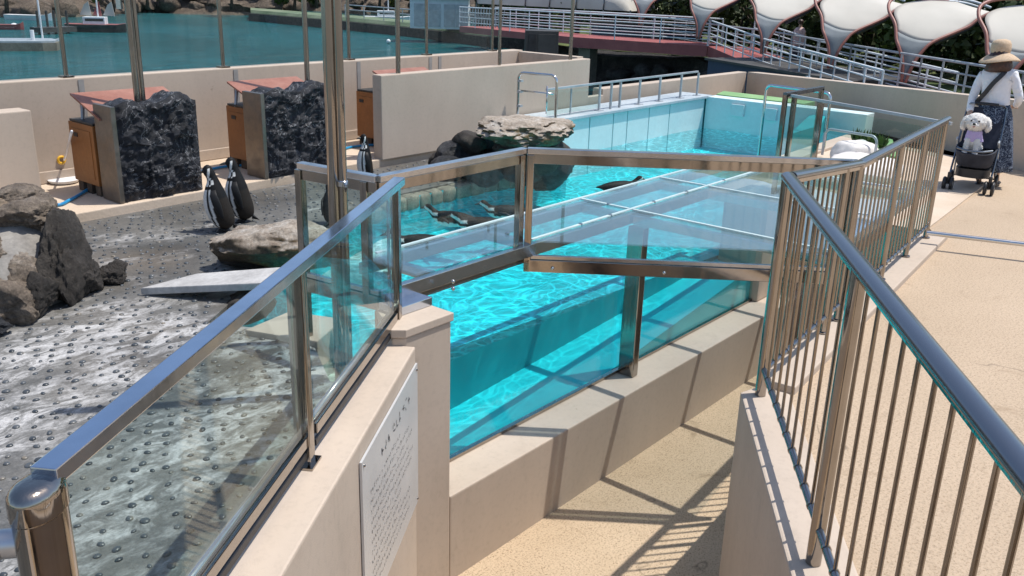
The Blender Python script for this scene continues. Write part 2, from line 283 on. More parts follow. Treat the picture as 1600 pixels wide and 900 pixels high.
# ------------------------------------------------------------------ mesh helpers
def wloc(o):
    v = Vector((0, 0, 0))
    while o: v += o.location; o = o.parent
    return v
class MB:
    def __init__(s): s.v = []; s.f = []
    def add(s, vs, fs):
        b = len(s.v); s.v += [tuple(x) for x in vs]; s.f += [tuple(b + i for i in f) for f in fs]; return s
    def box(s, a, b, dirs=None, org=None):
        x0, y0, z0 = a; x1, y1, z1 = b
        vs = [Vector((x, y, z)) for z in (z0, z1) for x, y in ((x0, y0), (x1, y0), (x1, y1), (x0, y1))]
        if dirs is not None:
            d = Vector((dirs[0], dirs[1], 0)).normalized(); n = Vector((-d.y, d.x, 0)); o = Vector(org)
            vs = [o + d * q.x + n * q.y + Vector((0, 0, q.z)) for q in vs]
        return s.add(vs, [(0, 3, 2, 1), (4, 5, 6, 7), (0, 1, 5, 4), (1, 2, 6, 5), (2, 3, 7, 6), (3, 0, 4, 7)])
    def bar(s, p, q, w, h, up=(0, 0, 1)):      # rectangular bar between two points
        p = Vector(p); q = Vector(q); d = (q - p).normalized(); u = Vector(up); sd = d.cross(u).normalized(); u = sd.cross(d)
        vs = [e + sd * a * w / 2 + u * b * h / 2 for e in (p, q) for a, b in ((-1, -1), (1, -1), (1, 1), (-1, 1))]
        return s.add(vs, [(0, 1, 2, 3), (7, 6, 5, 4), (0, 4, 5, 1), (1, 5, 6, 2), (2, 6, 7, 3), (3, 7, 4, 0)])
    def tube(s, pts, r, n=10, cap=True):
        pts = [Vector(p) for p in pts]; rs = r if isinstance(r, (list, tuple)) else [r] * len(pts); b = len(s.v)
        prev = None
        for i, p in enumerate(pts):
            t_ = ((pts[min(i + 1, len(pts) - 1)] - pts[max(i - 1, 0)])).normalized()
            if prev is None: a = t_.orthogonal().normalized()
            else: a = (prev - t_ * prev.dot(t_)).normalized()
            prev = a; c_ = t_.cross(a)
            for j in range(n):
                th = 2 * PI * j / n; s.v.append(tuple(p + (a * math.cos(th) + c_ * math.sin(th)) * rs[i]))
        for i in range(len(pts) - 1):
            for j in range(n):
                s.f.append((b + i * n + j, b + i * n + (j + 1) % n, b + (i + 1) * n + (j + 1) % n, b + (i + 1) * n + j))
        if cap: s.f.append(tuple(b + j for j in reversed(range(n)))); s.f.append(tuple(b + (len(pts) - 1) * n + j for j in range(n)))
        return s
    def prism(s, poly, z0, z1):
        n = len(poly); zz = z1 if isinstance(z1, (list, tuple)) else [z1] * n
        ar = sum(poly[i][0] * poly[(i + 1) % n][1] - poly[(i + 1) % n][0] * poly[i][1] for i in range(n))
        if ar < 0: poly = list(reversed(poly)); zz = list(reversed(zz))
        return s.add([(x, y, z0) for x, y in poly] + [(p_[0], p_[1], z) for p_, z in zip(poly, zz)],
                     [tuple(reversed(range(n))), tuple(range(n, 2 * n))] + [(i, (i + 1) % n, n + (i + 1) % n, n + i) for i in range(n)])
    def rings(s, rings, cap=True):      # list of rings with the same vertex count
        n = len(rings[0]); b = len(s.v)
        for r_ in rings: s.v += [tuple(q) for q in r_]
        for i in range(len(rings) - 1):
            for j in range(n): s.f.append((b + i * n + j, b + i * n + (j + 1) % n, b + (i + 1) * n + (j + 1) % n, b + (i + 1) * n + j))
        if cap: s.f.append(tuple(b + j for j in reversed(range(n)))); s.f.append(tuple(b + (len(rings) - 1) * n + j for j in range(n)))
        return s
    def lathe(s, prof, c=(0, 0, 0), n=20, sx=1, sy=1):
        return s.rings([[(c[0] + r_ * sx * math.cos(2 * PI * j / n), c[1] + r_ * sy * math.sin(2 * PI * j / n), c[2] + z) for j in range(n)] for r_, z in prof])
    def ell(s, c, r, n=12, m=8):
        c = Vector(c); rr = r if isinstance(r, (tuple, list)) else (r, r, r)
        return s.rings([[c + Vector((rr[0] * math.sin(th) * math.cos(2 * PI * j / n), rr[1] * math.sin(th) * math.sin(2 * PI * j / n), -rr[2] * math.cos(th))) for j in range(n)]
                        for th in [PI * (i + .15) / (m + .3) for i in range(m + 1)]])
    def torus(s, c, R_, r, axis='y', n=18, m=8):
        rg = []
        for i in range(n + 1):
            a = 2 * PI * i / n; ring = []
            for j in range(m):
                b_ = 2 * PI * j / m; rad = R_ + r * math.cos(b_); h = r * math.sin(b_)
                q = (rad * math.cos(a), h, rad * math.sin(a)) if axis == 'y' else ((h, rad * math.cos(a), rad * math.sin(a)) if axis == 'x' else (rad * math.cos(a), rad * math.sin(a), h))
                ring.append((c[0] + q[0], c[1] + q[1], c[2] + q[2]))
            rg.append(ring)
        return s.rings(rg, False)
    def mesh(s, name, m, smooth=False, bevel=0, loc=Vector((0, 0, 0))):
        me = bpy.data.meshes.new(name); me.from_pydata([tuple(Vector(v) - loc) for v in s.v] if loc.length else s.v, [], s.f)
        bm = bmesh.new(); bm.from_mesh(me)
        if bevel: bmesh.ops.bevel(bm, geom=[e for e in bm.edges if e.calc_face_angle(0) > .6], offset=bevel, segments=2, profile=.6, affect='EDGES', clamp_overlap=True)
        bmesh.ops.recalc_face_normals(bm, faces=bm.faces); bm.to_mesh(me); bm.free()
        if smooth:
            me.polygons.foreach_set('use_smooth', [True] * len(me.polygons))
            if smooth is not True: me.set_sharp_from_angle(angle=smooth)
        me.materials.append(MATS[m]); return me
    def build(s, name, m, parent=None, smooth=False, bevel=0):
        loc = wloc(parent) if parent else Vector((0, 0, 0))
        o = bpy.data.objects.new(name, s.mesh(name, m, smooth, bevel, loc)); COL.objects.link(o); o.parent = parent; return o
def tag(o, label=None, cat=None, group=None, kind=None):
    for k_, v in (('label', label), ('category', cat), ('group', group), ('kind', kind)):
        if v: o[k_] = v
    return o
def empty(name, loc, label=None, cat=None, group=None):
    o = bpy.data.objects.new(name, None); COL.objects.link(o); o.location = loc; o.empty_display_size = .1
    return tag(o, label, cat, group)
KIDS = {}
def copy_tree(o, parent=None):
    c = o.copy(); COL.objects.link(c); c.parent = parent
    for ch in [x for x in bpy.data.objects if x.parent == o]: copy_tree(ch, c)
    return c
def inst(o, name, loc, parent=None, rot=None, scale=None):      # share the mesh of o
    c = bpy.data.objects.new(name, o.data); COL.objects.link(c); c.parent = parent
    c.location = Vector(loc) - (wloc(parent) if parent else Vector((0, 0, 0)))
    if rot: c.rotation_euler = rot
    if scale: c.scale = scale
    return c
def struct(mb, name, m, **k): return tag(mb.build(name, m, None, **k), kind='structure')
def V3(x, y, z=0): return Vector((x, y, z))
SM = R(35)

# ------------------------------------------------------------------ ground, basin, walls
WD = Vector((.838, .546, 0)).normalized(); WN = Vector((-WD.y, WD.x, 0))     # corridor direction, its left
RW0 = V3(3.36, 3.48); C0 = V3(4.67, 1.95)                                   # far end of the left wall's face, corner of the right fence
BD = Vector((1, .085, 0)).normalized(); B0 = V3(4.70, 1.96)                  # plaza fence line
def Bp(x, z=0): return V3(x, 1.96 + .085 * (x - 4.7), z)
big = MB(); big.add([(-900, -900, -3.2), (900, -900, -3.2), (900, 900, -3.2), (-900, 900, -3.2)], [(0, 1, 2, 3)]); struct(big, 'ground', 'dock_concrete')
# plaza slab
cw = [C0 - WD * t_ for t_ in (9,)]
pz = [(Bp(4.72).x, Bp(4.72).y - .03), (Bp(9.35).x, Bp(9.35).y - .03), (9.6, 2.45), (14.6, 4.3), (12.0, -2.2), (9, -9), (-6, -9), (C0 - WD * 11).to_tuple()[:2]]
struct(MB().prism(pz, -3.15, 0.0), 'plaza_pavement', 'plaza_paving')
# the retaining wall whose top carries the right handrail
t0 = MB(); a_ = C0 + WN * .07 + WD * .02; b_ = C0 - WD * 7
t0.prism([(a_ + WN * .04)[:2], (C0 + V3(.12, .06))[:2], (C0 + V3(.14, -.12) + WD * .0)[:2], (b_ - WN * .16)[:2], (b_ + WN * .09)[:2]], -3.1, .03)
tag(t0.build('retaining_wall', 'wall_paint', bevel=.012), 'beige rendered retaining wall under the near right handrail', 'wall')
t0 = MB(); n_ = V3(-.085, 1).normalized()
t0.prism([(Bp(4.86) + n_ * .08)[:2], (Bp(9.3) + n_ * .08)[:2], (Bp(9.3) - n_ * .15)[:2], (Bp(4.86) - n_ * .15)[:2]], -3.1, .05)
tag(t0.build('kerb_wall', 'wall_paint', bevel=.01), 'low beige kerb wall under the slatted plaza fence', 'wall')
# corridor floor
struct(MB().prism([(-6, -4), (C0.x, C0.y), (9.4, 2.3), (9.4, 3.7), (3.4, 3.7), (3.3, 3.5), (-6, -2.6)], -3.15, -1.55), 'corridor_floor', 'corridor_paving')
# left sloping-away wall with sign
lw = MB(); e0 = RW0 + WD * .03; e1 = RW0 - WD * 8
lw.prism([e0[:2], (e0 + WN * .26)[:2], (e1 + WN * .26)[:2], e1[:2]], -3.1, .275)
tag(lw.build('corridor_wall', 'wall_paint', bevel=.012), 'beige rendered wall carrying the near left glass railing and the text plate', 'wall')
# window wall: block, sill, right pier
YF = 3.55
ww = empty('window_wall', (3.7, YF, -1.55), 'long beige pool wall with the underwater viewing windows', 'wall')
b = MB(); b.prism([(3.36, YF), (3.735, YF), (3.735, 3.90), (3.46, 3.90), (3.30, 3.60)], -3.1, .32); b.build('end_block', 'wall_paint', ww, bevel=.012)
b = MB(); b.prism([(3.35, YF - .012), (3.747, YF - .012), (3.747, 3.91), (3.46, 3.91), (3.29, 3.60)], .323, .375); b.build('coping', 'wall_paint', ww, bevel=.006)
MB().box((3.46, 3.72, .377), (3.745, 3.89, .43)).build('rail_seat', 'cool_steel', ww, bevel=.004)
b = MB(); b.box((3.738, YF, -3.1), (9.4, 3.93, -.9)); b.build('sill', 'wall_paint', ww, bevel=.012)
b = MB(); b.box((8.70, YF + .25, -.897), (9.4, 4.3, .33)); b.build('pier', 'wall_paint', ww, bevel=.01)
b = MB(); b.box((3.74, 3.855, -.897), (8.70, 3.895, -.872)); b.build('window_frame', 'steel', ww, bevel=.003)
for x0, x1 in ((3.742, 6.08), (6.16, 8.695)):
    b = MB(); b.box((x0, 3.87, -.87), (x1, 3.89, .36)); b.build('window_pane', 'window_acrylic', ww)
pl = MB(); pl.box((6.13, 3.70, -.897), (6.21, 3.85, .41)); pl.build('pillar', 'steel', ww, bevel=.008)
# pool basin
WZ = -.16
bm_ = MB().prism([(3.2, 3.93), (9.4, 3.93), (9.4, 4.45), (10.5, 4.5), (11.2, 5.2), (14.75, 5.4), (14.75, 8.0), (3.0, 8.0), (3.0, 4.4)], -3.1, -1.5)
struct(bm_, 'pool_floor', 'pool_floor')
T0, T1 = V3(4.838, 4.602, -.5), V3(7.027, 4.446, -.5)       # edge of the shallow bench; the deep floor slopes up towards the far end
def dz_(x): return min(-.505, -1.035 + .128 * (x - 4.838))
Tl, Tr = T0 + (T0 - T1) * .75, T1 + (T1 - T0) * .88
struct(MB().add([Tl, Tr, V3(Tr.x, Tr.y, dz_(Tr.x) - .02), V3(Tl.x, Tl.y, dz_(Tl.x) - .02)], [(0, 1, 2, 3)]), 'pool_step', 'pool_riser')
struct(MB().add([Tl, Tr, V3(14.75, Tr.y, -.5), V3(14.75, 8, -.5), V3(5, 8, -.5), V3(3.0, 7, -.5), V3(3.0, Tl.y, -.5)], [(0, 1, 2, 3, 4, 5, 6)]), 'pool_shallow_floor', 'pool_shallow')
struct(MB().add([V3(3.74, 3.896, -1.4), V3(8.7, 3.896, -1.4), V3(8.7, 3.896, dz_(8.7) - .002), V3(Tr.x, 3.896, dz_(Tr.x) - .002), V3(3.74, 3.896, dz_(3.74) - .002)], [(0, 1, 2, 3, 4)]), 'pool_floor_edge', 'pool_floor')
struct(MB().add([V3(3.0, 3.897, dz_(3)), V3(Tr.x, 3.897, dz_(Tr.x)), V3(14.75, 3.897, -.506), V3(14.75, Tr.y + .01, -.506), V3(Tr.x, Tr.y + .01, dz_(Tr.x)), V3(3.0, 4.9, dz_(3))], [(0, 1, 4, 5), (1, 2, 3, 4)]), 'pool_slope', 'pool_floor')
ln = [(3.42, 4.93), (3.22, 5.27), (3.88, 5.75), (4.92, 6.42), (5.58, 6.84), (6.44, 7.12), (9.72, 7.13), (9.78, 7.83)]
b = MB()
for a, c in zip(ln, ln[1:]): b.add([(a[0], a[1], -.7), (c[0], c[1], -.7), (c[0], c[1], -.03), (a[0], a[1], -.03)], [(0, 1, 2, 3)])
struct(b, 'pool_liner', 'pool_shallow')
# water sheet with small real waves
nx, ny = 240, 90; wv_ = MB(); X0, X1, Y0, Y1 = 3.0, 14.75, 3.895, 7.95
grid = {}
for j in range(ny + 1):
    for i in range(nx + 1):
        x = X0 + (X1 - X0) * i / nx; y = Y0 + (Y1 - Y0) * j / ny
        z = WZ + .012 * noise.noise(Vector((x * 1.6, y * 2.2, 0))) + .006 * noise.noise(Vector((x * 5, y * 6, 3)))
        wv_.v.append((x, y, z))
for j in range(ny):
    for i in range(nx):
        a = j * (nx + 1) + i; wv_.f.append((a, a + 1, a + nx + 2, a + nx + 1))
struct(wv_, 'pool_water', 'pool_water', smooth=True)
# far panelled side of the pool, deck on top, light end wall
pw = empty('pool_side_wall', (10.4, 7.85, -1), 'pale panelled far side wall of the pool below the railing', 'wall')
b = MB(); b.box((9.75, 7.87, -1.3), (14.9, 8.35, .36)); b.build('backing', 'pool_riser', pw)
xs = [10.05] + [at(px, py, .1).x * 7.85 / at(px, py, .1).y for px, py in ((921, 195), (958, 190), (980, 186), (1014, 180), (1046, 175))] + [14.72]
for x0, x1 in zip(xs, xs[1:]):
    b = MB(); b.box((x0 + .012, 7.845, -.9), (x1 - .012, 7.868, .355)); b.build('panel', 'pool_panel', pw, bevel=.004)
b = MB(); b.box((9.8, 7.80, .362), (14.9, 8.42, .41)); b.build('deck', 'deck_paint', pw, bevel=.008)
b = MB(); b.box((14.752, 5.0, -1.3), (15.1, 7.84, .39)); eo = b.build('pool_end_wall', 'pool_end', bevel=.006)
tag(eo, 'pale teal end wall of the pool beneath the green mat', 'wall')
for y_ in (7.2, 6.6):
    b = MB(); b.box((14.70, y_ - .12, .12), (14.751, y_ + .12, .32)); o = b.build('wall_hatch', 'pool_panel', eo, bevel=.005)
b = MB(); b.prism([(15.12, 6.2), (15.6, 6.2), (15.7, 8.0), (15.12, 7.84)], -.2, .405); struct(b, 'green_strip', 'green_mat')
# right bank of the pool behind the piers, garden floor
struct(MB().prism([(9.402, 2.45), (13.9, 2.7), (17.6, 8.3), (15.95, 8.4), (15.92, 4.98), (14.7, 4.98), (11.3, 4.9), (10.55, 4.35), (9.402, 4.3)], -3.15, .02), 'garden_ground', 'curb_concrete')
b = MB(); b.prism([(9.402, 4.305), (10.55, 4.355), (11.3, 4.905), (14.7, 4.985), (14.75, 5.25), (11.1, 5.15), (10.4, 4.6), (9.402, 4.5)], -1.3, .06)
tag(b.build('pool_bank', 'wall_paint', bevel=.01), 'low beige bank along the right edge of the pool', 'wall')

# penguin yard slab
yard = MB(); lw0 = RW0 + WN * .26
poly = [(lw0 + WD * .02)[:2], (3.12, 3.95), (3.38, 4.42), (3.34, 4.95), (3.16, 5.3), (3.85, 5.78), (4.9, 6.45), (5.6, 6.95), (6.45, 7.22), (9.75, 7.26), (9.75, 7.95), (12.3, 8.44), (3.2, 8.44), (-3.5, 8.3), (-8, 7), (-8, -3.5), (lw0 - WD * 8)[:2]]
poly = [tuple(p_) for p_ in poly]
yard.prism(poly, -3.1, 0.0); YARD = struct(yard, 'penguin_yard', 'yard_concrete')
struct(MB().prism([(-8, 8.2), (2.0, 8.36), (5.9, 8.46), (12.3, 8.56), (12.3, 9.86), (-8, 9.9)], -3.05, .09), 'yard_kerb', 'curb_concrete', bevel=.01)

# pebbles set in the concrete
def inside(x, y, P):
    r_ = False
    for i in range(len(P)):
        x1, y1 = P[i]; x2, y2 = P[(i + 1) % len(P)]
        if (y1 > y) != (y2 > y) and x < (x2 - x1) * (y - y1) / (y2 - y1) + x1: r_ = not r_
    return r_
pebs = []; sp = .108; rw = 0; y = 1.0
while y < 8.35:
    x = -1.0 + (rw % 2) * sp / 2
    while x < 8.9:
        px_ = x + random.uniform(-.03, .03); py_ = y + random.uniform(-.03, .03)
        if inside(px_, py_, poly) and inside(px_ + .04, py_ - .05, poly) and random.random() < .96 and px_ > -.5:
            pebs.append((px_, py_, random.uniform(.014, .0235), random.uniform(.62, 1.0), random.uniform(0, PI)))
        x += sp
    y += sp * .88; rw += 1
def in_view(x, y):
    v = (x * T[0][0] + y * T[1][0] - CAMZ * T[2][0], x * T[0][1] + y * T[1][1] - CAMZ * T[2][1], x * T[0][2] + y * T[1][2] - CAMZ * T[2][2])
    if v[2] <= .3: return False
    X_, Y_ = v[0] / v[2] * FPX, v[1] / v[2] * FPX
    return -800 < X_ < -120 and Y_ < 450
pebs.sort(key=lambda q: (not in_view(q[0], q[1]), q[0] ** 2 + q[1] ** 2))
protos = []
for i in range(4):
    b = MB(); rg = []
    for h, r_ in ((-.3, .95), (.12, 1.0), (.42, .82), (.62, .42)):
        rg.append([(r_ * math.cos(2 * PI * j / 9) * (1 + .12 * noise.noise(Vector((i * 7, j * .8, 0)))), r_ * math.sin(2 * PI * j / 9), h + .05 * math.sin(j + i)) for j in range(9)])
    b.rings(rg); protos.append(b)
pm = [b.mesh('pebble', 'pebble_stone', True) for b in protos]
for q in pebs[:300]:
    o = bpy.data.objects.new('pebble', random.choice(pm)); COL.objects.link(o); o.parent = YARD
    o.location = (q[0], q[1], .001); o.rotation_euler = (random.uniform(-.15, .15), 0, q[4]); o.scale = (q[2], q[2] * q[3], q[2] * .8)
sm_ = MB()
for q in pebs[300:]:
    c, s_ = math.cos(q[4]), math.sin(q[4]); pr_ = random.choice(protos)
    sm_.add([(q[0] + (v[0] * c - v[1] * q[3] * s_) * q[2], q[1] + (v[0] * s_ + v[1] * q[3] * c) * q[2], v[2] * q[2] * .8) for v in pr_.v], pr_.f)
tag(sm_.build('pebbles', 'pebble_stone', YARD, smooth=True), kind='stuff')

# ------------------------------------------------------------------ rocks
def rock_mesh(r, seed, sub=4, cuts=14, rough=.06, flat=None):
    rnd = random.Random(seed); bm = bmesh.new(); bmesh.ops.create_icosphere(bm, subdivisions=sub, radius=1)
    pl_ = []
    for _ in range(cuts):
        n = Vector((rnd.gauss(0, 1), rnd.gauss(0, 1), rnd.gauss(0, 1))).normalized(); pl_.append((n, rnd.uniform(.62, .95)))
    if flat: pl_.append((Vector((0, 0, 1)), flat))
    off = Vector((seed * 3.1, seed * 1.7, 0))
    for v in bm.verts:
        d = v.co.normalized(); rr = 1.05
        for n, h in pl_:
            c = d.dot(n)
            if c > .05: rr = min(rr, h / c)
        rr += rough * 1.6 * noise.fractal(d * 1.7 + off, 1, 2, 4) + rough * .8 * noise.fractal(d * 6 + off, .8, 2, 4)
        v.co = Vector((d.x * rr * r[0], d.y * rr * r[1], d.z * rr * r[2]))
    return bm
def make_rock(name, c, r, seed, m, parent=None, rot=0, sub=4, cuts=14, rough=.06, flat=None, tilt=0):
    bm = rock_mesh(r, seed, sub, cuts, rough, flat)
    bmesh.ops.rotate(bm, cent=(0, 0, 0), matrix=Matrix.Rotation(rot, 3, 'Z') @ Matrix.Rotation(tilt, 3, 'Y'), verts=bm.verts)
    me = bpy.data.meshes.new(name); bm.to_mesh(me); bm.free(); me.polygons.foreach_set('use_smooth', [True] * len(me.polygons))
    me.set_sharp_from_angle(angle=R(50)); me.materials.append(MATS[m])
    o = bpy.data.objects.new(name, me); COL.objects.link(o); o.parent = parent
    o.location = Vector(c) - (wloc(parent) if parent else Vector((0, 0, 0))); return o

# left rock cairn (mortared): anchor at the yard level, boulders stacked
cairn = empty('rock_cairn', at(20, 540, 0), 'mortared pile of grey and black boulders at the left edge of the yard', 'rock pile')
def rk(px, py, z, dep, rx, rz, seed, m, ry=None, **k2):
    """boulder whose centre shows at px,py and stands at the given level"""
    p = at(px, py, z); return make_rock('boulder', p, (rx, ry or dep, rz), seed, m, cairn, **k2)
RV = Vector((T[0][0], T[1][0], 0)).normalized(); FV = Vector((T[0][2], T[1][2], 0)).normalized(); ra = math.atan2(RV.y, RV.x)
base = at(12, 505, 0)
def rel(r_, f_, z): return base + RV * r_ + FV * f_ * .85 + V3(0, 0, z * .62)
noisy('mortar', (.22, .205, .19), (.36, .34, .31), 4, .85, bstr=.5, fine=(30, .7))
make_rock('mortar_core', rel(-.55, .75, .10), (.70, .8, .58), 91, 'mortar', cairn, ra, cuts=6, rough=.03, sub=3)
for args in ((rel(-.05, .10, .16), (.26, .24, .27), 1, 'grey_rock', 14), (rel(.17, .62, .42), (.14, .30, .52), 12, 'dark_rock', 10), (rel(-.06, .38, .30), (.20, .2, .30), 17, 'grey_rock', 12), (rel(-.32, .12, .34), (.15, .14, .14), 18, 'grey_rock', 12), (rel(-.42, .75, 1.0), (.2, .16, .13), 19, 'tan_rock', 12), (rel(.32, 1.05, .10), (.13, .13, .16), 4, 'dark_rock', 14),
             (rel(-.25, .35, .56), (.24, .26, .25), 5, 'grey_rock', 14), (rel(-.12, .85, .90), (.26, .28, .20), 6, 'grey_rock', 10), (rel(-.62, .15, .12), (.24, .26, .18), 7, 'black_rock', 14),
             (rel(-.17, -.22, .07), (.27, .20, .13), 8, 'black_rock', 10), (rel(-.60, .35, .48), (.22, .2, .16), 9, 'grey_rock', 14), (rel(-.52, .5, .80), (.24, .28, .16), 10, 'grey_rock', 14),
             (rel(.12, .25, .22), (.13, .2, .22), 11, 'dark_rock', 14), (rel(-.30, 1.05, 1.05), (.22, .2, .12), 13, 'grey_rock', 14), (rel(.22, .75, .2), (.16, .2, .22), 15, 'dark_rock', 14)):
    make_rock('boulder', args[0], (args[1][0], args[1][1], args[1][2] * .74), args[2], args[3], cairn, ra, cuts=args[4], rough=.085, sub=5)
# flat tan rock on dark base beside the yard pool
tan = empty('basking_rock', (4.6, 6.3, 0), 'flat tan basking rock on a dark boulder base behind the board', 'rock')
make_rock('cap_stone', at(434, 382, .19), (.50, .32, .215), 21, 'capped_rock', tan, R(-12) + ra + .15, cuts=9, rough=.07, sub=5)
make_rock('base_stone', at(410, 400, .04), (.34, .24, .14), 22, 'dark_rock', tan, ra, rough=.06)
make_rock('base_stone', at(462, 398, .04), (.30, .24, .14), 24, 'dark_rock', tan, ra, rough=.06)
# pool rock heap with overhanging ledge
heap = empty('ledge_rock_heap', (9.0, 7.5, 0), 'dark rock heap with a wide overhanging tan ledge at the far pool kerb', 'rock pile')
LD = at(818, 203, .60)
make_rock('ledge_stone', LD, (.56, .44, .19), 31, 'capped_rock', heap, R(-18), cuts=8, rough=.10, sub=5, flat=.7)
make_rock('ledge_underside', LD + V3(.04, -.02, -.16), (.46, .36, .12), 39, 'dark_rock', heap, R(-18), rough=.12)
for i, (px, py, z, r_) in enumerate(((736, 224, .36, .20), (706, 240, .24, .17), (730, 241, .22, .18), (690, 253, .12, .15), (772, 215, .44, .18), (795, 232, .28, .25), (760, 246, .16, .20), (700, 268, .08, .20), (752, 266, .09, .23), (838, 238, .30, .30), (850, 258, .08, .34), (815, 262, .06, .26), (868, 244, .2, .22))):
    p = at(px, py, z); r_ *= 1.12; make_rock('boulder', p, (r_ * 1.1, r_ * .95, r_ * .80), 40 + i, 'black_rock' if i % 3 else 'dark_rock', heap, i * .7, cuts=9, rough=.045)
# stone kerb along the pool: one object per stone
ks = empty('stone_kerb', (6.4, 7.22, 0), 'row of rough cut stones edging the yard side of the pool', 'kerb')
x = 6.1; i = 0
while x < 9.68:
    L_ = random.uniform(.17, .27); y_ = 7.17 + min(0, (x - 6.6)) * -.0 + (6.6 - x) * (-.22 if x < 6.6 else 0)
    bm = bmesh.new(); bmesh.ops.create_cube(bm, size=1); bmesh.ops.subdivide_edges(bm, edges=bm.edges[:], cuts=5, use_grid_fill=True)
    for v in bm.verts:
        c_ = v.co; rn = (abs(c_.x * 2) ** 6 + abs(c_.y * 2) ** 6 + abs(c_.z * 2) ** 6) ** (1 / 6); c_ = c_ / max(rn, .01) * 1.0 if rn > .95 else c_; nz_ = noise.fractal(Vector((v.co.x * 3 + i * 5, v.co.y * 3, v.co.z * 3)), .9, 2, 4) * .05
        v.co = Vector((c_.x * L_ * 1.06, c_.y * .26, c_.z * .17)) * (1 + nz_ * 1.6)
    me = bpy.data.meshes.new('kerb_stone'); bm.to_mesh(me); bm.free(); me.polygons.foreach_set('use_smooth', [True] * len(me.polygons)); me.materials.append(MATS['curb_stone'])
    o = bpy.data.objects.new('kerb_stone', me); COL.objects.link(o); o.parent = ks; o.location = Vector((x + L_ / 2, y_ + .06, -.108 + random.uniform(-.012, .012))) - ks.location; o.rotation_euler = (0, 0, random.uniform(-.05, .05))
    x += L_ * .98; i += 1
# pale submerged slope near the pool's left end
o = make_rock('submerged_slope', (5.7, 6.55, -.62), (.9, .5, .38), 77, 'rock_white', None, .5, sub=4, rough=.04); tag(o, 'pale rock slope lying under the water at the yard edge of the pool', 'rock')
# concrete board used as a ramp
BC = [at(219, 450, .06), at(308, 427, .11), at(452, 416, .2), at(452, 440, .2)]
bd = MB(); bd.add(BC + [q - V3(0, 0, .055) for q in BC], [(0, 1, 2, 3), (7, 6, 5, 4), (0, 3, 7, 4), (1, 0, 4, 5), (2, 1, 5, 6), (3, 2, 6, 7)])
tag(bd.build('ramp_board', 'board_concrete', bevel=.008), 'pale concrete ramp board lying in front of the basking rock', 'board')
o = make_rock('dark_boulder', (3.62, 5.55, -.06), (.30, .20, .12), 81, 'dark_rock', None, .5); tag(o, 'small dark rock under the concrete board at the water edge', 'rock')
# stepped beige blocks at the pool's left end
sb = empty('stepped_blocks', (3.5, 4.6, -.5), 'stepped beige concrete blocks seen through the near glass railing', 'steps')
b = MB(); b.prism([(3.40, 4.42), (3.78, 4.62), (3.62, 5.0), (3.2, 4.92)], -1.6, .04); b.build('step', 'wall_paint', sb, bevel=.01)
b = MB(); b.prism([(3.24, 4.0), (3.72, 4.05), (3.90, 4.56), (3.44, 4.40)], -1.6, -.22); b.build('step', 'wall_paint', sb, bevel=.01)
b = MB(); b.prism([(3.76, 4.07), (4.05, 4.1), (4.25, 4.75), (3.92, 4.58)], -1.6, -.42); b.build('step', 'pool_end', sb, bevel=.01)

# ------------------------------------------------------------------ yard rear: big walls, harbour wall
tag(MB().box((7.64, 8.46, .08), (12.02, 8.62, 1.12)).build('screen_wall', 'wall_paint', bevel=.012), 'tall plain beige wall behind the rock heap', 'wall')
hwall = MB().prism([(-8, 9.83), (12.02, 9.83), (12.02, 10.05), (-8, 10.05)], -3.1, 1.16).build('harbour_wall', 'wall_paint', bevel=.012)
tag(hwall, 'long beige parapet wall between the penguin yard and the harbour', 'wall')
for x_ in (4.62, 6.52, 8.47, 9.86, 10.06, 11.45):
    b = MB(); b.box((x_ - .03, 9.822, .095), (x_ + .03, 9.8285, 1.14)); b.build('wall_strip', 'strip_grey', hwall)  # grey vertical strips on the wall face, close to the screen posts
b = MB(); b.box((-8, 9.80, .095), (12.0, 9.8285, .22)); b.build('plinth', 'wall_paint', hwall, bevel=.006)
tag(MB().box((11.90, 8.625, .08), (12.06, 9.825, 1.14)).build('return_wall', 'wall_paint', bevel=.01), 'short beige wall joining the tall wall to the harbour parapet', 'wall')
tag(MB().box((-6, 9.25, .08), (3.83, 9.50, .95)).build('platform_wall', 'wall_paint', bevel=.012), 'lower beige wall at the left edge of the yard platform', 'wall')
# pale block on wall end with the dark cabinet
b = MB(); dk = empty('service_cabinet', (12.3, 9.6, .9), 'dark grey metal service cabinet standing behind the end of the parapet', 'cabinet')
p0 = at(820, 86, .95); d_ = (RV)
MB().box((0, 0, -.6), (.62, .5, .42), d_, p0 + FV * .3 + V3(0, 0, 0)).build('casing', 'dark_panel', dk, bevel=.01)
MB().box((.06, -.02, -.15), (.2, -.003, .36), d_, p0 + FV * .3).build('door', 'black_plastic', dk, bevel=.004)
MB().box((.24, -.02, -.15), (.56, -.003, .36), d_, p0 + FV * .3).build('door', 'dark_panel', dk, bevel=.004)
# harbour glass screen
def post(x, y, z0, z1, r, mt='dark_steel'): return MB().tube([(x, y, z0), (x, y, z1)], r, 12)
hs = empty('harbour_glass_screen', (4.5, 9.9, 1.16), 'glass wind screen with thin steel posts on the harbour parapet', 'glass screen')
hx = [2.6, 4.52, 6.42, 8.39, 9.88, 11.36]
for x_ in hx:
    MB().tube([(x_, 9.93, 1.165), (x_, 9.93, 2.9)], .024, 12).build('post', 'post_steel', hs, smooth=SM)
    MB().box((x_ - .06, 9.87, 1.162), (x_ + .06, 9.99, 1.18)).build('foot_plate', 'steel', hs)
for a, c in zip(hx, hx[1:]):
    MB().box((a + .03, 9.935, 1.19), (c - .03, 9.943, 1.80)).build('pane', 'harbour_glass', hs)
fp = []
def tall(name, loc, top, r, label, sub=None):
    e = empty(name, loc, label, 'post'); MB().tube([loc, (loc[0], loc[1], top)], r, 16).build('tube', 'post_steel', e, smooth=SM)
    if sub: sub(e)
    return e
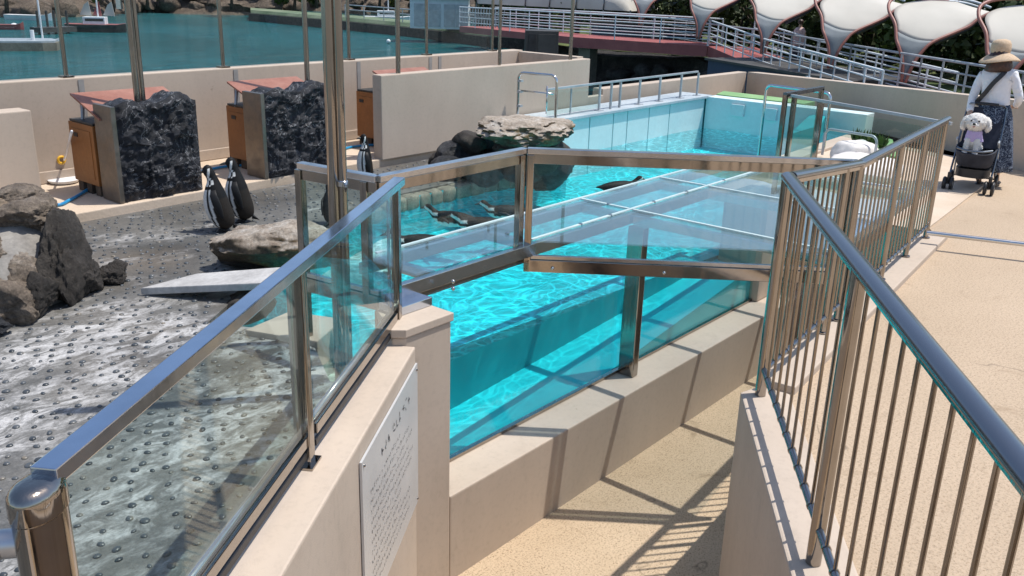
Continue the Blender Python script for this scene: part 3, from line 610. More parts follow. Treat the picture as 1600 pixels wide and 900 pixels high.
tall('steel_post', (6.72, 8.70, 1.0), 3.2, .030, 'thin steel post behind the right hand black marble stand')
tall('steel_post', (8.0, 8.54, 1.12), 3.2, .030, 'thin steel post on the left end of the tall beige wall')
tall('steel_post', (11.6, 8.54, 1.12), 3.2, .028, 'thin steel post on the right end of the tall beige wall')
tall('steel_post', (9.93, 8.54, 1.12), 3.2, .022, 'thin steel post on the tall beige wall, left of the dark service cabinet')
def dbl(e):
    MB().tube([(4.72, 8.76, 1.0), (4.72, 8.76, 3.3)], .028, 12).build('tube', 'post_steel', e, smooth=SM)
    MB().bar((4.60, 8.80, 1.9), (4.60, 8.80, 3.3), .09, .02, (1, 0, 0)).build('reflector_strip', 'brushed_plate', e)
tall('double_steel_post', (4.63, 8.70, 1.0), 3.3, .030, 'pair of tall steel tubes rising behind the left black marble stand', dbl)

# black marble stands with steel cheeks, cabinets and reading panels
def stand(x0, x1, seed, label):
    e = empty('marble_stand', (x0, 8.6, .09), label, 'stone stand', 'black split marble stands at the back of the yard')
    nx_, nz_ = 60, 64; b = MB(); D_ = .30
    def h(u, v):
        q = Vector((u * 2.2 + seed, v * 2.2, seed)); n1 = noise.ridged_multi_fractal(q * .9, 1, 2, 5, 1, 2) * .032
        c_ = noise.cell(q * 1.6) * .03
        return (n1 + c_ * .7 + .03 * noise.fractal(q * 4, .7, 2, 5)) * min(1, v * 9 + .3, (1 - v) * 9 + .4, u * 9 + .2, (1 - u) * 9 + .1)
    def top(u): return .93 + .05 * min(1, (1 - u) * 8) * noise.fractal(Vector((u * 3 + seed, 0, 1)), .9, 2, 4) + (.06 if u < .35 else 0) * math.sin(u / .35 * PI) + (.075 if u > .5 else 0) * math.sin(min(1, (u - .5) / .42) * PI)
    for j in range(nz_ + 1):
        for i_ in range(nx_ + 1):
            u, v = i_ / nx_, j / nz_; z = .095 + v * top(u)
            b.v.append((x0 + .03 + (x1 - x0 - .03) * u, 8.50 - h(u, v) * 1.15, z))
    def id_(i_, j): return j * (nx_ + 1) + i_
    for j in range(nz_):
        for i_ in range(nx_): b.f.append((id_(i_, j), id_(i_ + 1, j), id_(i_ + 1, j + 1), id_(i_, j + 1)))
    nb = len(b.v); K = 8                      # top going back, then the back face
    for kx in range(1, K + 1):
        for i_ in range(nx_ + 1):
            u = i_ / nx_; z = .095 + top(u) + .035 * noise.fractal(Vector((u * 5, kx * .5, seed)), .9, 2, 3) - .004 * kx
            b.v.append((x0 + .03 + (x1 - x0 - .03) * u, 8.50 + D_ * kx / K, z))
    for kx in range(K):
        for i_ in range(nx_):
            a0 = id_(i_, nz_) if kx == 0 else nb + (kx - 1) * (nx_ + 1) + i_; b0 = nb + kx * (nx_ + 1) + i_
            b.f.append((a0, a0 + 1, b0 + 1, b0))
    s0 = len(b.v); b.v += [(x0 + .03, 8.5 + D_, .095), (x1, 8.5 + D_, .095)]
    lb = [nb + (K - 1) * (nx_ + 1) + i_ for i_ in range(nx_ + 1)]
    b.f.append(tuple([s0] + lb + [s0 + 1]))
    b.f.append(tuple([id_(0, j) for j in range(nz_ + 1)] + [nb + kx * (nx_ + 1) for kx in range(K)] + [s0]))
    b.f.append(tuple([s0 + 1] + [nb + kx * (nx_ + 1) + nx_ for kx in reversed(range(K))] + [id_(nx_, j) for j in reversed(range(nz_ + 1))]))
    b.build('stone_block', 'split_marble', e, smooth=R(40))
    MB().box((x0 - .02, 8.46, .095), (x0 + .028, 8.80, 1.03)).build('steel_cheek', 'cheek_steel', e, bevel=.004)
    return e
stand(4.24, 5.14, 3.0, 'black split marble stand nearer the left edge, blue hose at its foot')
stand(5.92, 6.90, 9.0, 'black split marble stand between the left stand and the tall beige wall')
def cabinet(x0, label, w=.75, y0=8.86, y1=9.36):
    e = empty('wooden_cabinet', (x0, y0, .09), label, 'cabinet', 'wooden cabinets behind the marble stands')
    MB().box((x0, y0, .2), (x0 + w, y1, .80)).build('carcass', 'wood', e, bevel=.006)
    MB().box((x0 - .006, y0 + .06, .26), (x0 - .0005, y1 - .06, .74)).build('side_panel', 'wood', e, bevel=.002)
    MB().box((x0 + .01, y0 + .01, .803), (x0 + w - .01, y1 - .01, .825)).build('top', 'dark_panel', e, bevel=.004)
    for yy in (y0 + .02, (y0 + y1) / 2 - .05, y1 - .12): MB().box((x0 + .02, yy, .091), (x0 + w - .02, yy + .1, .198)).build('pallet_foot', 'bark', e)
    MB().box((x0 - .012, (y0 + y1) / 2 + .06, .66), (x0 - .0065, (y0 + y1) / 2 + .14, .70)).build('handle', 'black_plastic', e)
def panel(x0, x1, label):
    e = empty('reading_panel', ((x0 + x1) / 2, 9.0, .09), label, 'info panel', 'sloping panels above the wooden cabinets')
    P = [(x0, 8.66, .90), (x1, 8.66, .90), (x1, 9.2, 1.09), (x0, 9.2, 1.09)]
    MB().add([V3(*q) for q in P] + [V3(*q) - V3(0, 0, .02) for q in P], [(0, 1, 2, 3), (7, 6, 5, 4), (0, 4, 5, 1), (1, 5, 6, 2), (2, 6, 7, 3), (3, 7, 4, 0)]).build('board', 'rust_panel', e)
    for xx in (x0 + .1, x1 - .1): MB().tube([(xx, 9.4, .095), (xx, 9.15, 1.04)], .018).build('leg', 'grey_metal', e, smooth=True)
cabinet(4.22, 'orange brown wooden cabinet behind the leftmost marble stand'); panel(4.2, 5.2, 'sloping rust red panel behind the leftmost marble stand')
cabinet(6.05, 'orange brown wooden cabinet behind the second marble stand'); panel(5.98, 6.95, 'sloping rust red panel behind the second marble stand')
cabinet(8.15, 'orange brown wooden cabinet mostly hidden by the end of the tall beige wall', .6, 9.1, 9.52); panel(8.16, 9.1, 'sloping rust red panel mostly hidden by the end of the tall beige wall')
# hoses
def hose(name, pts, r, label, m='blue_hose'):
    P = [Vector(p) for p in pts]; out_ = []
    for i in range(len(P) - 1):
        a, b_, c, d = P[max(i - 1, 0)], P[i], P[i + 1], P[min(i + 2, len(P) - 1)]
        for k_ in range(8):
            s = k_ / 8; out_.append(.5 * ((2 * b_) + (c - a) * s + (2 * a - 5 * b_ + 4 * c - d) * s * s + (3 * b_ - a - 3 * c + d) * s ** 3))
    out_.append(P[-1]); return tag(MB().tube(out_, r, 8).build(name, m, smooth=True), label, 'hose')
hose('hose', [at(-20, 296, .11), at(30, 308, .11), at(85, 320, .11), at(110, 312, .11), at(138, 296, .11), at(170, 280, .11)], .016, 'blue hose running left of the left marble stand towards its cabinet')
hose('hose', [at(300, 272, .11), at(330, 264, .11), at(372, 258, .11), at(400, 262, .11)], .016, 'blue hose between the two marble stands')
hose('hose', [at(505, 246, .11), at(540, 232, .11), at(562, 228, .11), at(590, 226, .11)], .016, 'blue hose behind the thin post by the tall wall')
tb = empty('cleaning_tools', (4.15, 9.45, .09), 'yellow and black cleaning brush hanging over a blue bucket by the parapet', 'cleaning tools')
MB().lathe([(.07, 0), (.09, .18), (.095, .19)], at(110, 275, .10), 14).build('bucket', 'blue_plastic', tb, smooth=SM)
MB().torus(at(96, 250, .32), .035, .014, 'y').build('ring', 'yellow_plastic', tb, smooth=True)
MB().tube([at(100, 250, .32), at(104, 238, .42), at(108, 222, .6), at(112, 205, .8)], .012).build('handle', 'white_plastic', tb, smooth=True)
MB().ell(at(104, 244, .34), (.05, .04, .05)).build('brush_head', 'black_plastic', tb, smooth=True)
MB().lathe([(.14, 0), (.16, .03), (.15, .035)], at(100, 284, .10), 16).build('tray', 'white_plastic', tb, smooth=SM)
# drain at the yard kerb foot of the big wall
# ------------------------------------------------------------------ near-left glass railing
def railing(name, loc, label, cat='glass railing'): return empty(name, loc, label, cat)
def wl(t_, off, z): q = RW0 - WD * t_ + WN * off; return V3(q.x, q.y, z)
RT = 1.19
lr = railing('glass_railing', wl(0.1, .12, .275), 'near left glass railing with flat steel top rail along the sloping beige wall top')
OFF = .13
def onl(px, py, z): p = at(px, py, z); return p
ta = at(622, 284, RT - .01); tb_ = at(60, 752, RT - .01); dv = (tb_ - ta).normalized(); nv = V3(dv.y, -dv.x)
b = MB(); hw = .033
b.bar(ta - dv * .03, tb_ - dv * .02, .066, .045); b.build('top_rail', 'cool_steel', lr, bevel=.004)
for s_ in (.0, 1.55, 3.0):
    c = ta + dv * (.06 + s_) + V3(0, 0, -.025); base = V3(c.x, c.y, .28)
    if s_ > 2.8: break
    MB().bar(base, c, .045, .062, dv).build('post', 'steel', lr, bevel=.004)
    MB().bar(base + nv * .045 + V3(0, 0, .06), c + nv * .045 - V3(0, 0, .05), .012, .03, dv).build('glazing_clip', 'steel_rail', lr)
    MB().ell(base + nv * .052 + V3(0, 0, .1), .012, 8, 5).build('bolt', 'tube_chrome', lr, smooth=True)
    MB().box((-.06, -.04, .276), (.06, .04, .286), dv, V3(c.x, c.y, 0)).build('foot_plate', 'steel', lr)
e1 = ta + dv * .1; e2 = ta + dv * 1.52; e3 = ta + dv * 1.64; e4 = tb_ - dv * .08
for a, c in ((e1, e2), (e3, e4)):
    a0, c0 = V3(a.x, a.y, .40), V3(c.x, c.y, .40)
    MB().bar(a0, c0, .03, .05).build('bottom_rail', 'plain_steel', lr, bevel=.003)
    MB().tube([a0 + V3(0, 0, .04) + nv * .018, c0 + V3(0, 0, .04) + nv * .018], .014).build('bead', 'tube_chrome', lr, smooth=True)
    p_ = MB(); q0, q1 = V3(a.x, a.y, .44), V3(c.x, c.y, .44); hgt = RT - .03 - .44
    p_.bar(q0 + V3(0, 0, hgt / 2), q1 + V3(0, 0, hgt / 2), .010, hgt); p_.build('pane', 'pane_glass', lr)
    MB().bar(V3(a.x, a.y, .33), V3(c.x, c.y, .33), .016, .03).build('gasket', 'black_plastic', lr)
# thick rounded end post and curved handrail by the camera
np_ = empty('end_post', at(52, 752, 1.19) + V3(0, 0, -.9), 'thick polished steel end post with a domed top in the lower left corner', 'post')
c = at(56, 758, 1.17); dd = dv
def oval(c, z, a, b_, n=28): return [V3(c.x, c.y, z) + dv * a * math.cos(2 * PI * j / n) + nv * b_ * math.sin(2 * PI * j / n) for j in range(n)]
rg = [oval(c, .28, .075, .052)] + [oval(c, 1.10, .075, .052), oval(c, 1.105, .079, .056), oval(c, 1.15, .079, .056)] + [oval(c, 1.15 + .035 * math.sin(a), .079 * math.cos(a) ** .6 + .001, .056 * math.cos(a) ** .6 + .001) for a in (.4, .8, 1.1, 1.35, 1.5)]
MB().rings(rg).build('tube', 'steel', np_, smooth=SM)
q = at(25, 880, 1.0)
MB().tube([c + V3(0, 0, -.14) + nv * -.03, c + V3(0, 0, -.14) - RV * .09 - FV * .03, c + V3(0, 0, -.16) - RV * .16 - FV * .12, c + V3(0, 0, -.2) - RV * .2 - FV * .5], .036, 18).build('handrail_arm', 'brushed_plate', np_, smooth=SM)
MB().bar(c + V3(0, 0, -.12) - RV * .055, c + V3(0, 0, -.85) - RV * .055, .03, .05).build('clamp', 'steel', np_, bevel=.003)

# far-left part of the canopy railing: from the end post to the corner, along the pool, across the corridor
def glass_run(e, p, q, z0, z1, rail_w=.055, first=True, last=True, posts=(0, 1), coated='steel_rail', pane='pane_glass', bot=True):
    p = V3(*p[:2]); q = V3(*q[:2]); d = (q - p).normalized(); n = V3(-d.y, d.x)
    MB().bar(p + V3(0, 0, z1 - .02), q + V3(0, 0, z1 - .02), rail_w, .04).build('top_rail', coated, e, bevel=.004)
    MB().bar(p + V3(0, 0, z1 - .075), q + V3(0, 0, z1 - .075), .028, .065).build('rail_web', 'plain_steel', e, bevel=.002)
    if bot:
        MB().bar(p + V3(0, 0, z0 + .045), q + V3(0, 0, z0 + .045), .05, .09).build('bottom_rail', 'plain_steel', e, bevel=.003)
        MB().bar(p + V3(0, 0, z0 + .107), q + V3(0, 0, z0 + .107), .03, .028).build('glazing_bead', 'steel_rail', e, bevel=.002)
    for f_ in posts:
        c = p.lerp(q, f_); MB().bar(c + V3(0, 0, z0), c + V3(0, 0, z1 - .045), .05, .05, d).build('post', 'steel', e, bevel=.004)
    hgt = z1 - .11 - (z0 + .12)
    MB().bar(p + d * .03 + V3(0, 0, z0 + .12 + hgt / 2), q - d * .03 + V3(0, 0, z0 + .12 + hgt / 2), .010, hgt).build('pane', pane, e)
cr = railing('glass_railing', (4.85, 3.93, .33), 'glass railing that bends above the viewing windows and crosses the corridor')
KA, KB, KC, KD = (3.42, 4.54), (3.50, 3.92), (4.86, 3.93), (6.23, 2.12)
glass_run(cr, KA, KB, .36, RT, posts=(0.0, .85)); glass_run(cr, KB, KC, .36, RT, posts=(.97,)); 
kd = Vector((KD[0] - KC[0], KD[1] - KC[1], 0)).normalized()
glass_run(cr, (KC[0] + kd.x * .02, KC[1] + kd.y * .02), KD, .30, RT, posts=(.01, .985))
for px, py in ((708, 440), (708, 451), (792, 409)):
    MB().ell(online if False else V3(at(px, py, .42).x, at(px, py, .42).y, .42), .014, 8, 5).build('bolt', 'tube_chrome', cr, smooth=True)
for f_ in (.1, .45, .8):
    q = V3(*KC).lerp(V3(*KD), f_) + V3(0, 0, .335) + V3(kd.y, -kd.x) * .03; MB().ell(q, .013, 8, 5).build('bolt', 'tube_chrome', cr, smooth=True)
for x_, y_ in (KA, KB): MB().bar((x_, y_, -.2), (x_, y_, .355), .05, .05, (1, 0, 0)).build('post', 'steel', cr, bevel=.003)
col_ = empty('column', (3.06, 3.77, 0), 'tall polished steel column made of a thick and a thin tube beside the pool', 'column')
MB().tube([(3.06, 3.77, .002), (3.06, 3.77, 3.6)], .036, 24).build('tube', 'steel', col_, smooth=SM)
cc = V3(3.06, 3.77) + RV * .048 - FV * .016
MB().tube([(cc.x, cc.y, .0), (cc.x, cc.y, 3.6)], .023, 16).build('tube', 'steel', col_, smooth=SM)
MB().lathe([(.024, 0), (.029, .005), (.029, .03), (.024, .035)], (cc.x, cc.y, 1.22), 16).build('collar', 'tube_chrome', col_, smooth=SM)

# ------------------------------------------------------------------ glass roof over the corridor
gc = empty('glass_canopy', (6.2, 3.88, .45), 'flat glass canopy on steel beams over the viewing corridor and pool edge', 'canopy')
Z = .46
def beam(p, q, w=.05, h=.08, z=Z, nm='beam'): MB().bar(V3(p[0], p[1], z), V3(q[0], q[1], z), w, h).build(nm, 'steel_rail', gc, bevel=.004)
def edge_y(x):      # the canopy's near edge along the crossing rail
    return KC[1] + (x - KC[0]) * (KD[1] - KC[1]) / (KD[0] - KC[0]) if x < KD[0] else Bp(x).y + .1
beam((3.55, 3.88), (8.85, 3.88), .05, .09); beam((3.75, 4.38), (8.9, 4.38), .045, .08)
beam((6.3, 2.28), (9.2, Bp(9.2).y + .12), .05, .08)
xb = [4.98, 6.20, 7.48, 8.76]
for x_ in xb:
    y0 = max(edge_y(x_), 2.2); beam((x_, 4.35), (x_, 3.92), .05, .07, Z - .006)
    if x_ > 5.2: beam((x_, 3.84), (x_, (edge_y(x_) if x_ < KD[0] else Bp(x_).y + .15) + .03), .05, .07, Z - .006)
beam((3.98, 4.35), (3.98, 3.92), .05, .07, Z - .006)
zz = Z + .055
for a, c in zip([3.78] + xb, xb):
    MB().box((a + .005, 3.90, zz), (c - .005, 4.40, zz + .012)).build('roof_pane', 'canopy_glass', gc)
for a, c in zip([4.92] + xb[1:], xb[1:] + [9.2]):
    ya = edge_y(max(a, KC[0])); yc = edge_y(c); P_ = [(a + .005, 3.86), (c - .005, 3.86), (c - .005, yc + .03)]
    if a < KD[0] < c: P_ += [(KD[0], KD[1] + .05)]
    P_ += [(a + .005, min(3.85, ya + .03))]
    MB().prism(P_, zz, zz + .012).build('roof_pane', 'canopy_glass', gc)
def strip_(p, q): MB().bar(V3(p[0], p[1], zz + .018), V3(q[0], q[1], zz + .018), .026, .010).build('lit_edge', 'white_metal', gc)  # white strips standing in for the sunlit lines along the beams
strip_((4.9, 3.88), (8.85, 3.88)); strip_((3.9, 4.40), (8.9, 4.40))
for x_ in xb[1:]: strip_((x_, 4.38), (x_, 3.90)); strip_((x_, 3.86), (x_, (edge_y(x_) if x_ < KD[0] else Bp(x_).y + .15) + .05))
for x_, y_ in ((5.9, 3.88), (6.55, 3.88), (7.1, 3.88), (7.8, 3.88), (5.5, 3.88), (4.9, 4.1), (6.2, 4.1)):
    MB().lathe([(.018, 0), (.018, .012), (.008, .018)], (x_, y_, zz + .013), 10).build('bolt', 'tube_chrome', gc, smooth=SM)

# ------------------------------------------------------------------ slatted fences
def slat_fence(name, label, pts, zb, ztops, posts, spacing, rail_m, base_z, teal, rr=.03):
    rr = .037 if teal else .031
    e = empty(name, pts[0], label, 'railing')
    P = [Vector(p) for p in pts]
    proto = None
    for i in range(len(P) - 1):
        a, c = P[i], P[i + 1]; za, zc = ztops[i], ztops[i + 1]; d = (c - a).normalized(); Ln = (c - a).length
        n = V3(-d.y, d.x)
        A, C_ = V3(a.x, a.y, za), V3(c.x, c.y, zc); dd = (C_ - A).normalized()
        prof = [(rr * 1.05 * math.cos(t_) , rr * .72 * math.sin(t_)) for t_ in [2 * PI * k_ / 16 for k_ in range(16)]]
        MB().rings([[q + n * u + V3(0, 0, v - .02) for u, v in prof] for q in (A, C_)]).build('handrail', rail_m, e, smooth=SM)
        MB().bar(A - V3(0, 0, .052), C_ - V3(0, 0, .052), .03, .022).build('rail_flat', 'steel', e)
        if teal: MB().bar(A - V3(0, 0, .036) + n * rr * .98, C_ - V3(0, 0, .036) + n * rr * .98, .006, .034).build('teal_edge', 'teal_strip', e)
        zb0 = zb
        MB().tube([V3(a.x, a.y, zb0), V3(c.x, c.y, zb0)], .017, 12).build('bottom_rail', 'coated_rail', e, smooth=SM)
        m_ = int(Ln / spacing)
        for k_ in range(1, m_ + 1):
            s = k_ / (m_ + 1); q = a.lerp(c, s); zt = za + (zc - za) * s - .05
            if proto is None:
                proto = MB().tube([(0, 0, 0), (0, 0, 1)], .0082, 8).mesh('baluster', 'slat_steel', SM)
                coll = MB().tube([(-.006, 0, 0), (.006, 0, 0)], .021, 12).mesh('collar', 'steel', SM)
            o = bpy.data.objects.new('baluster', proto); COL.objects.link(o); o.parent = e; o.location = V3(q.x, q.y, zb) - e.location; o.scale = (1, 1, zt - zb)
            o = bpy.data.objects.new('collar', coll); COL.objects.link(o); o.parent = e; o.location = V3(q.x, q.y, zb) - e.location; o.rotation_euler = (0, 0, math.atan2(d.y, d.x))
    for (x_, y_, zt, r_) in posts:
        MB().tube([(x_, y_, base_z), (x_, y_, zt)], r_, 16).build('post', 'steel', e, smooth=SM)
        if not teal: MB().lathe([(r_ * 1.7, 0), (r_ * 1.7, .006), (r_ * 1.1, .012)], (x_, y_, base_z + .002), 16).build('flange', 'steel', e, smooth=SM)
    return e
q1 = C0 - WD * 1.63; qn = C0 - WD * 6.2
RC = 1.345
slat_fence('slat_railing', 'near right slatted steel railing with dark blue oval handrail on the low wall', [C0, q1, C0 - WD * 3.3, qn], .2, [RC, RC, RC, RC],
           [(C0.x, C0.y, RC - .03, .032), (q1.x, q1.y, RC - .03, .032), (C0.x - WD.x * 3.3, C0.y - WD.y * 3.3, RC - .03, .032)], .165, 'coated_rail', .033, True, .034)
bx = [4.74, 6.17, 7.36, 8.2, 8.99]
slat_fence('slat_railing', 'slatted steel railing on the plaza edge, running from the corridor corner to the far wall', [Bp(4.75), Bp(6.17), Bp(9.05)], .17, [RC - .01, 1.2, 1.2],
           [(Bp(x_).x, Bp(x_).y, 1.17, .024) for x_ in (6.17, 7.36, 8.2, 9.0)] + [(Bp(5.85).x, Bp(5.85).y, 1.2, .022)], .118, 'coated_rail', .053, False, .030)
# low steel barrier lying across the plaza
e = empty('floor_barrier', (8.85, 2.2, 0), 'low horizontal steel tube barrier across the plaza paving', 'barrier')
MB().tube([(8.80, 2.27, .15), (9.6, -.3, .15), (10.2, -2.2, .15)], .022, 12).build('tube', 'tube_chrome', e, smooth=SM)
for f_ in (.62, .98): q = V3(8.8, 2.27).lerp(V3(10.2, -2.2), f_); MB().tube([(q.x, q.y, .0), (q.x, q.y, .14)], .018).build('foot', 'tube_chrome', e, smooth=SM)

# right glass fences by the garden
gf = railing('glass_railing', (10.25, 4.45, .05), 'tall glass railing with steel posts at the right bank of the pool')
MB().bar((10.20, 4.42, 1.1), (11.3, 4.42, 1.1), .05, .05).build('top_rail', 'dark_steel', gf, bevel=.003)
for x_, y_ in ((10.22, 4.42), (10.34, 4.36), (11.28, 4.42)): MB().bar((x_, y_, .05), (x_, y_, 1.10), .05, .05, (1, 0, 0)).build('post', 'steel', gf, bevel=.003)
MB().box((10.26, 4.415, .1), (11.24, 4.425, 1.06)).build('pane', 'pane_glass', gf)
gg = railing('glass_railing', (10.1, 4.3, .05), 'glass railing with thin top rail running from the garden corner to the plaza fence')
MB().bar((10.2, 4.34, 1.1), (9.32, 2.36, 1.1), .03, .03).build('top_rail', 'grey_metal', gg, bevel=.003)
MB().bar((10.0, 3.9, .05), (10.0, 3.9, 1.08), .045, .05, (0, 1, 0)).build('post', 'steel', gg, bevel=.003)
MB().bar((10.18, 4.32, .52), (10.02, 3.95, .52), .01, 1.0).build('pane', 'pane_glass', gg)
MB().bar((9.98, 3.86, .90), (9.34, 2.44, .90), .01, .26).build('pane', 'pane_glass', gg)
# pool ladder and gate hoops
def hoop(name, p, q, z0, z1, r, label, m='tube_chrome', arm=None):
    e = empty(name, (p[0], p[1], z0), label, 'handrail'); p = V3(*p[:2]); q = V3(*q[:2]); d = (q - p).normalized(); c_ = .09
    pts = [p + V3(0, 0, z0)] + [p + d * c_ * (1 - math.cos(a)) + V3(0, 0, z1 - c_ + c_ * math.sin(a)) for a in (0, .4, .8, 1.2, 1.57)]
    pts += [q - d * c_ * (1 - math.cos(a)) + V3(0, 0, z1 - c_ + c_ * math.sin(a)) for a in (1.57, 1.2, .8, .4, 0)] + [q + V3(0, 0, z0)]
    MB().tube(pts, r, 12).build('tube', m, e, smooth=SM); return e
h1 = hoop('gate_hoop', (10.12, 8.34), (10.2, 7.72), .41, 1.03, .020, 'steel hoop gate at the left end of the pool deck')
for z_ in (.55, .75, .9): MB().box((10.10, 8.28, z_), (10.16, 8.34, z_ + .03)).build('clip', 'grey_metal', h1)
MB().tube([(10.13, 8.30, .78), (10.19, 7.76, .78)], .012).build('rung', 'tube_chrome', h1, smooth=True)
MB().tube([(10.17, 7.86, .5), (10.17, 7.86, .88)], .012).build('rung', 'tube_chrome', h1, smooth=True)
h2 = hoop('ladder_rail', (13.25, 6.05), (13.0, 4.95), -.3, .86, .022, 'chrome ladder rail rising from the pool at the right bank')
# deck railing
dr = railing('deck_railing', (11.6, 7.97, .41), 'steel railing with glass along the far pool deck', 'railing')
MB().bar((10.25, 7.93, .82), (14.6, 7.97, .82), .035, .03).build('top_rail', 'grey_metal', dr, bevel=.003)
for x_ in (11.59, 11.9, 12.15, 12.71, 13.33, 14.02, 14.6): MB().bar((x_, 7.95, .412), (x_, 7.95, .80), .03, .03, (1, 0, 0)).build('post', 'grey_metal', dr, bevel=.002)
for x_ in (11.59, 12.71, 13.33, 14.02, 14.6): MB().box((x_ - .06, 7.90, .411), (x_ + .06, 8.0, .42)).build('foot_plate', 'grey_metal', dr)
MB().box((10.3, 7.945, .45), (11.56, 7.955, .79)).build('pane', 'pane_glass', dr)
MB().box((10.85, 7.94, .42), (10.87, 7.96, .79)).build('pane_clip', 'grey_metal', dr)

# perimeter wall behind the pool and plaza
Q = V3(17.6, 8.3); pe = MB()
A1 = V3(13.72, 2.3); n2 = (Q - A1).normalized(); nn = V3(-n2.y, n2.x)
pe.prism([Q[:2], (Q + V3(.05, .2))[:2], (Q + V3(.24, .05))[:2], (A1 - nn * .2)[:2], A1[:2]], -3.1, [.60, .60, .60, .93, .93])
tag(pe.build('perimeter_wall', 'wall_paint', bevel=.01), 'long beige wall behind the garden and the plaza, in front of the ramp', 'wall')
A2 = at(1790, 178, .93)
pe = MB(); pe.prism([(A1 + V3(-.012, -.02))[:2], (A1 - nn * .2 + V3(.0, -.02))[:2], (A2 + V3(.25, 0))[:2], A2[:2]], -3.1, .935)
tag(pe.build('plaza_wall', 'wall_paint', bevel=.01), 'beige wall behind the woman at the end of the plaza', 'wall')
b = MB(); L0 = V3(13.2, 8.55); b.prism([(12.62, 8.6), (17.62, 8.51), (17.62, 8.70), (12.62, 8.8)], -3.1, .60)
tag(b.build('lagoon_wall', 'wall_paint', bevel=.01), 'beige wall behind the deck railing above the dark lagoon', 'wall')
b = MB(); b.box((12.0, 8.5, -3.1), (12.5, 8.62, .52)); tag(b.build('lagoon_wall', 'wall_paint', bevel=.01), 'short low beige wall between the tall wall and the deck railing', 'wall')

# garden: white artificial rock, low rail, shrubs
o = make_rock('white_rock', (11.6, 4.0, .10), (.85, .5, .24), 101, 'rock_white', None, -.15, cuts=10, rough=.03, flat=.8); tag(o, 'smooth white artificial rock in the garden behind the plaza fence', 'rock')
o = make_rock('white_rock', (12.6, 4.35, .12), (.5, .3, .22), 102, 'rock_white', None, .2, cuts=10, rough=.03, flat=.8); tag(o, 'smaller white artificial rock farther back beside the glass railing', 'rock')
b = MB(); b.prism([at(1280, 216, .1)[:2], at(1230, 232, .1)[:2], at(1262, 200, .1)[:2], at(1290, 195, .1)[:2]], .02, .3); tag(b.build('teal_slab', 'pool_riser'), 'teal painted slab leaning at the garden corner of the pool', 'slab')
mo = MB().prism([at(1318, 225, .1)[:2], at(1405, 240, .1)[:2], at(1395, 212, .1)[:2], at(1322, 208, .1)[:2]], .018, .05); struct(mo, 'green_mat', 'green_mat')
hoop('garden_rail', at(1290, 203, .4)[:2], at(1371, 216, .4)[:2], .05, .42, .018, 'low grey tube rail around the green garden mat', 'grey_metal')
def leaves(n, centers, size, spread=1.0, flat=.6):
    cs = np.array([c for c, r_ in centers]); rr = np.array([r_ for c, r_ in centers]); idx = rng.integers(0, len(cs), n)
    d = rng.normal(size=(n, 3)); d /= np.linalg.norm(d, axis=1)[:, None]; rad = rr[idx] * (.55 + .5 * rng.random((n, 1)).repeat(3, 1) if rr.ndim > 1 else (.6 + .45 * rng.random(n))[:, None] * np.ones(3))
    p = cs[idx] + d * rad
    nrm = d + rng.normal(size=(n, 3)) * .7; nrm /= np.linalg.norm(nrm, axis=1)[:, None]
    a = np.cross(nrm, rng.normal(size=(n, 3))); a /= np.linalg.norm(a, axis=1)[:, None]; c = np.cross(nrm, a)
    s = size * (.6 + .8 * rng.random((n, 1))); v = np.empty((n, 4, 3))
    v[:, 0] = p - a * s; v[:, 1] = p + c * s * flat; v[:, 2] = p + a * s; v[:, 3] = p - c * s * flat
    return v.reshape(-1, 3), np.arange(n * 4).reshape(n, 4)
def leafmesh(name, m, parent, n, centers, size):
    v, f = leaves(n, centers, size); loc = wloc(parent) if parent else Vector((0, 0, 0))
    me = bpy.data.meshes.new(name); me.from_pydata((v - np.array(loc)).tolist(), [], f.tolist()); me.materials.append(MATS[m])
    o = bpy.data.objects.new(name, me); COL.objects.link(o); o.parent = parent; return o
def ordn(i):
    a_ = ['first', 'second', 'third', 'fourth', 'fifth', 'sixth', 'seventh', 'eighth', 'ninth', 'tenth', 'eleventh', 'twelfth', 'thirteenth', 'fourteenth', 'fifteenth', 'sixteenth', 'seventeenth', 'eighteenth', 'nineteenth']
    t_ = {2: 'twenty', 3: 'thirty', 4: 'forty'}
    return a_[i] if i < 19 else (t_[(i + 1) // 10] + ('-' + a_[(i + 1) % 10 - 1] if (i + 1) % 10 else 'th')).replace('tyth', 'tieth')
def clumps(c, r, n):
    out_ = []
    for _ in range(n):
        d = Vector((random.gauss(0, 1), random.gauss(0, 1), random.gauss(0, 1))).normalized() * random.uniform(.3, 1)
        out_.append(((c[0] + d.x * r[0], c[1] + d.y * r[1], c[2] + d.z * r[2]), np.array([min(r) * random.uniform(.25, .5)] * 3)))
    return out_
def tree(c, r, h0, n, size, m, label, cat='tree', name='tree', group='trees on the hillside', nc=14, trunk=.12):
    c = Vector(c); e = empty(name, (c.x, c.y, h0), label, cat, group); cl = clumps(c, r, nc)
    t_ = MB().tube([(c.x, c.y, h0 - .2), (c.x + .05 * r[0], c.y, (h0 + c.z) / 2), (c.x, c.y, c.z)], [trunk, trunk * .75, trunk * .3], 8)
    for q, _ in cl[:5]: t_.tube([(c.x, c.y, h0 + (c.z - h0) * .6), ((c.x + q[0]) / 2, (c.y + q[1]) / 2, (c.z + q[2]) / 2), q], [trunk * .4, trunk * .25, trunk * .1], 6)
    t_.build('trunk', 'bark', e, smooth=True)
    leafmesh('crown', m, e, n, [(q, rr) for q, rr in cl], size); return e
names = ['spiky green garden shrub, leftmost of four on the green mat', 'spiky green garden shrub, second from left on the green mat', 'spiky green garden shrub, third from left on the green mat', 'spiky green garden shrub, rightmost on the green mat']
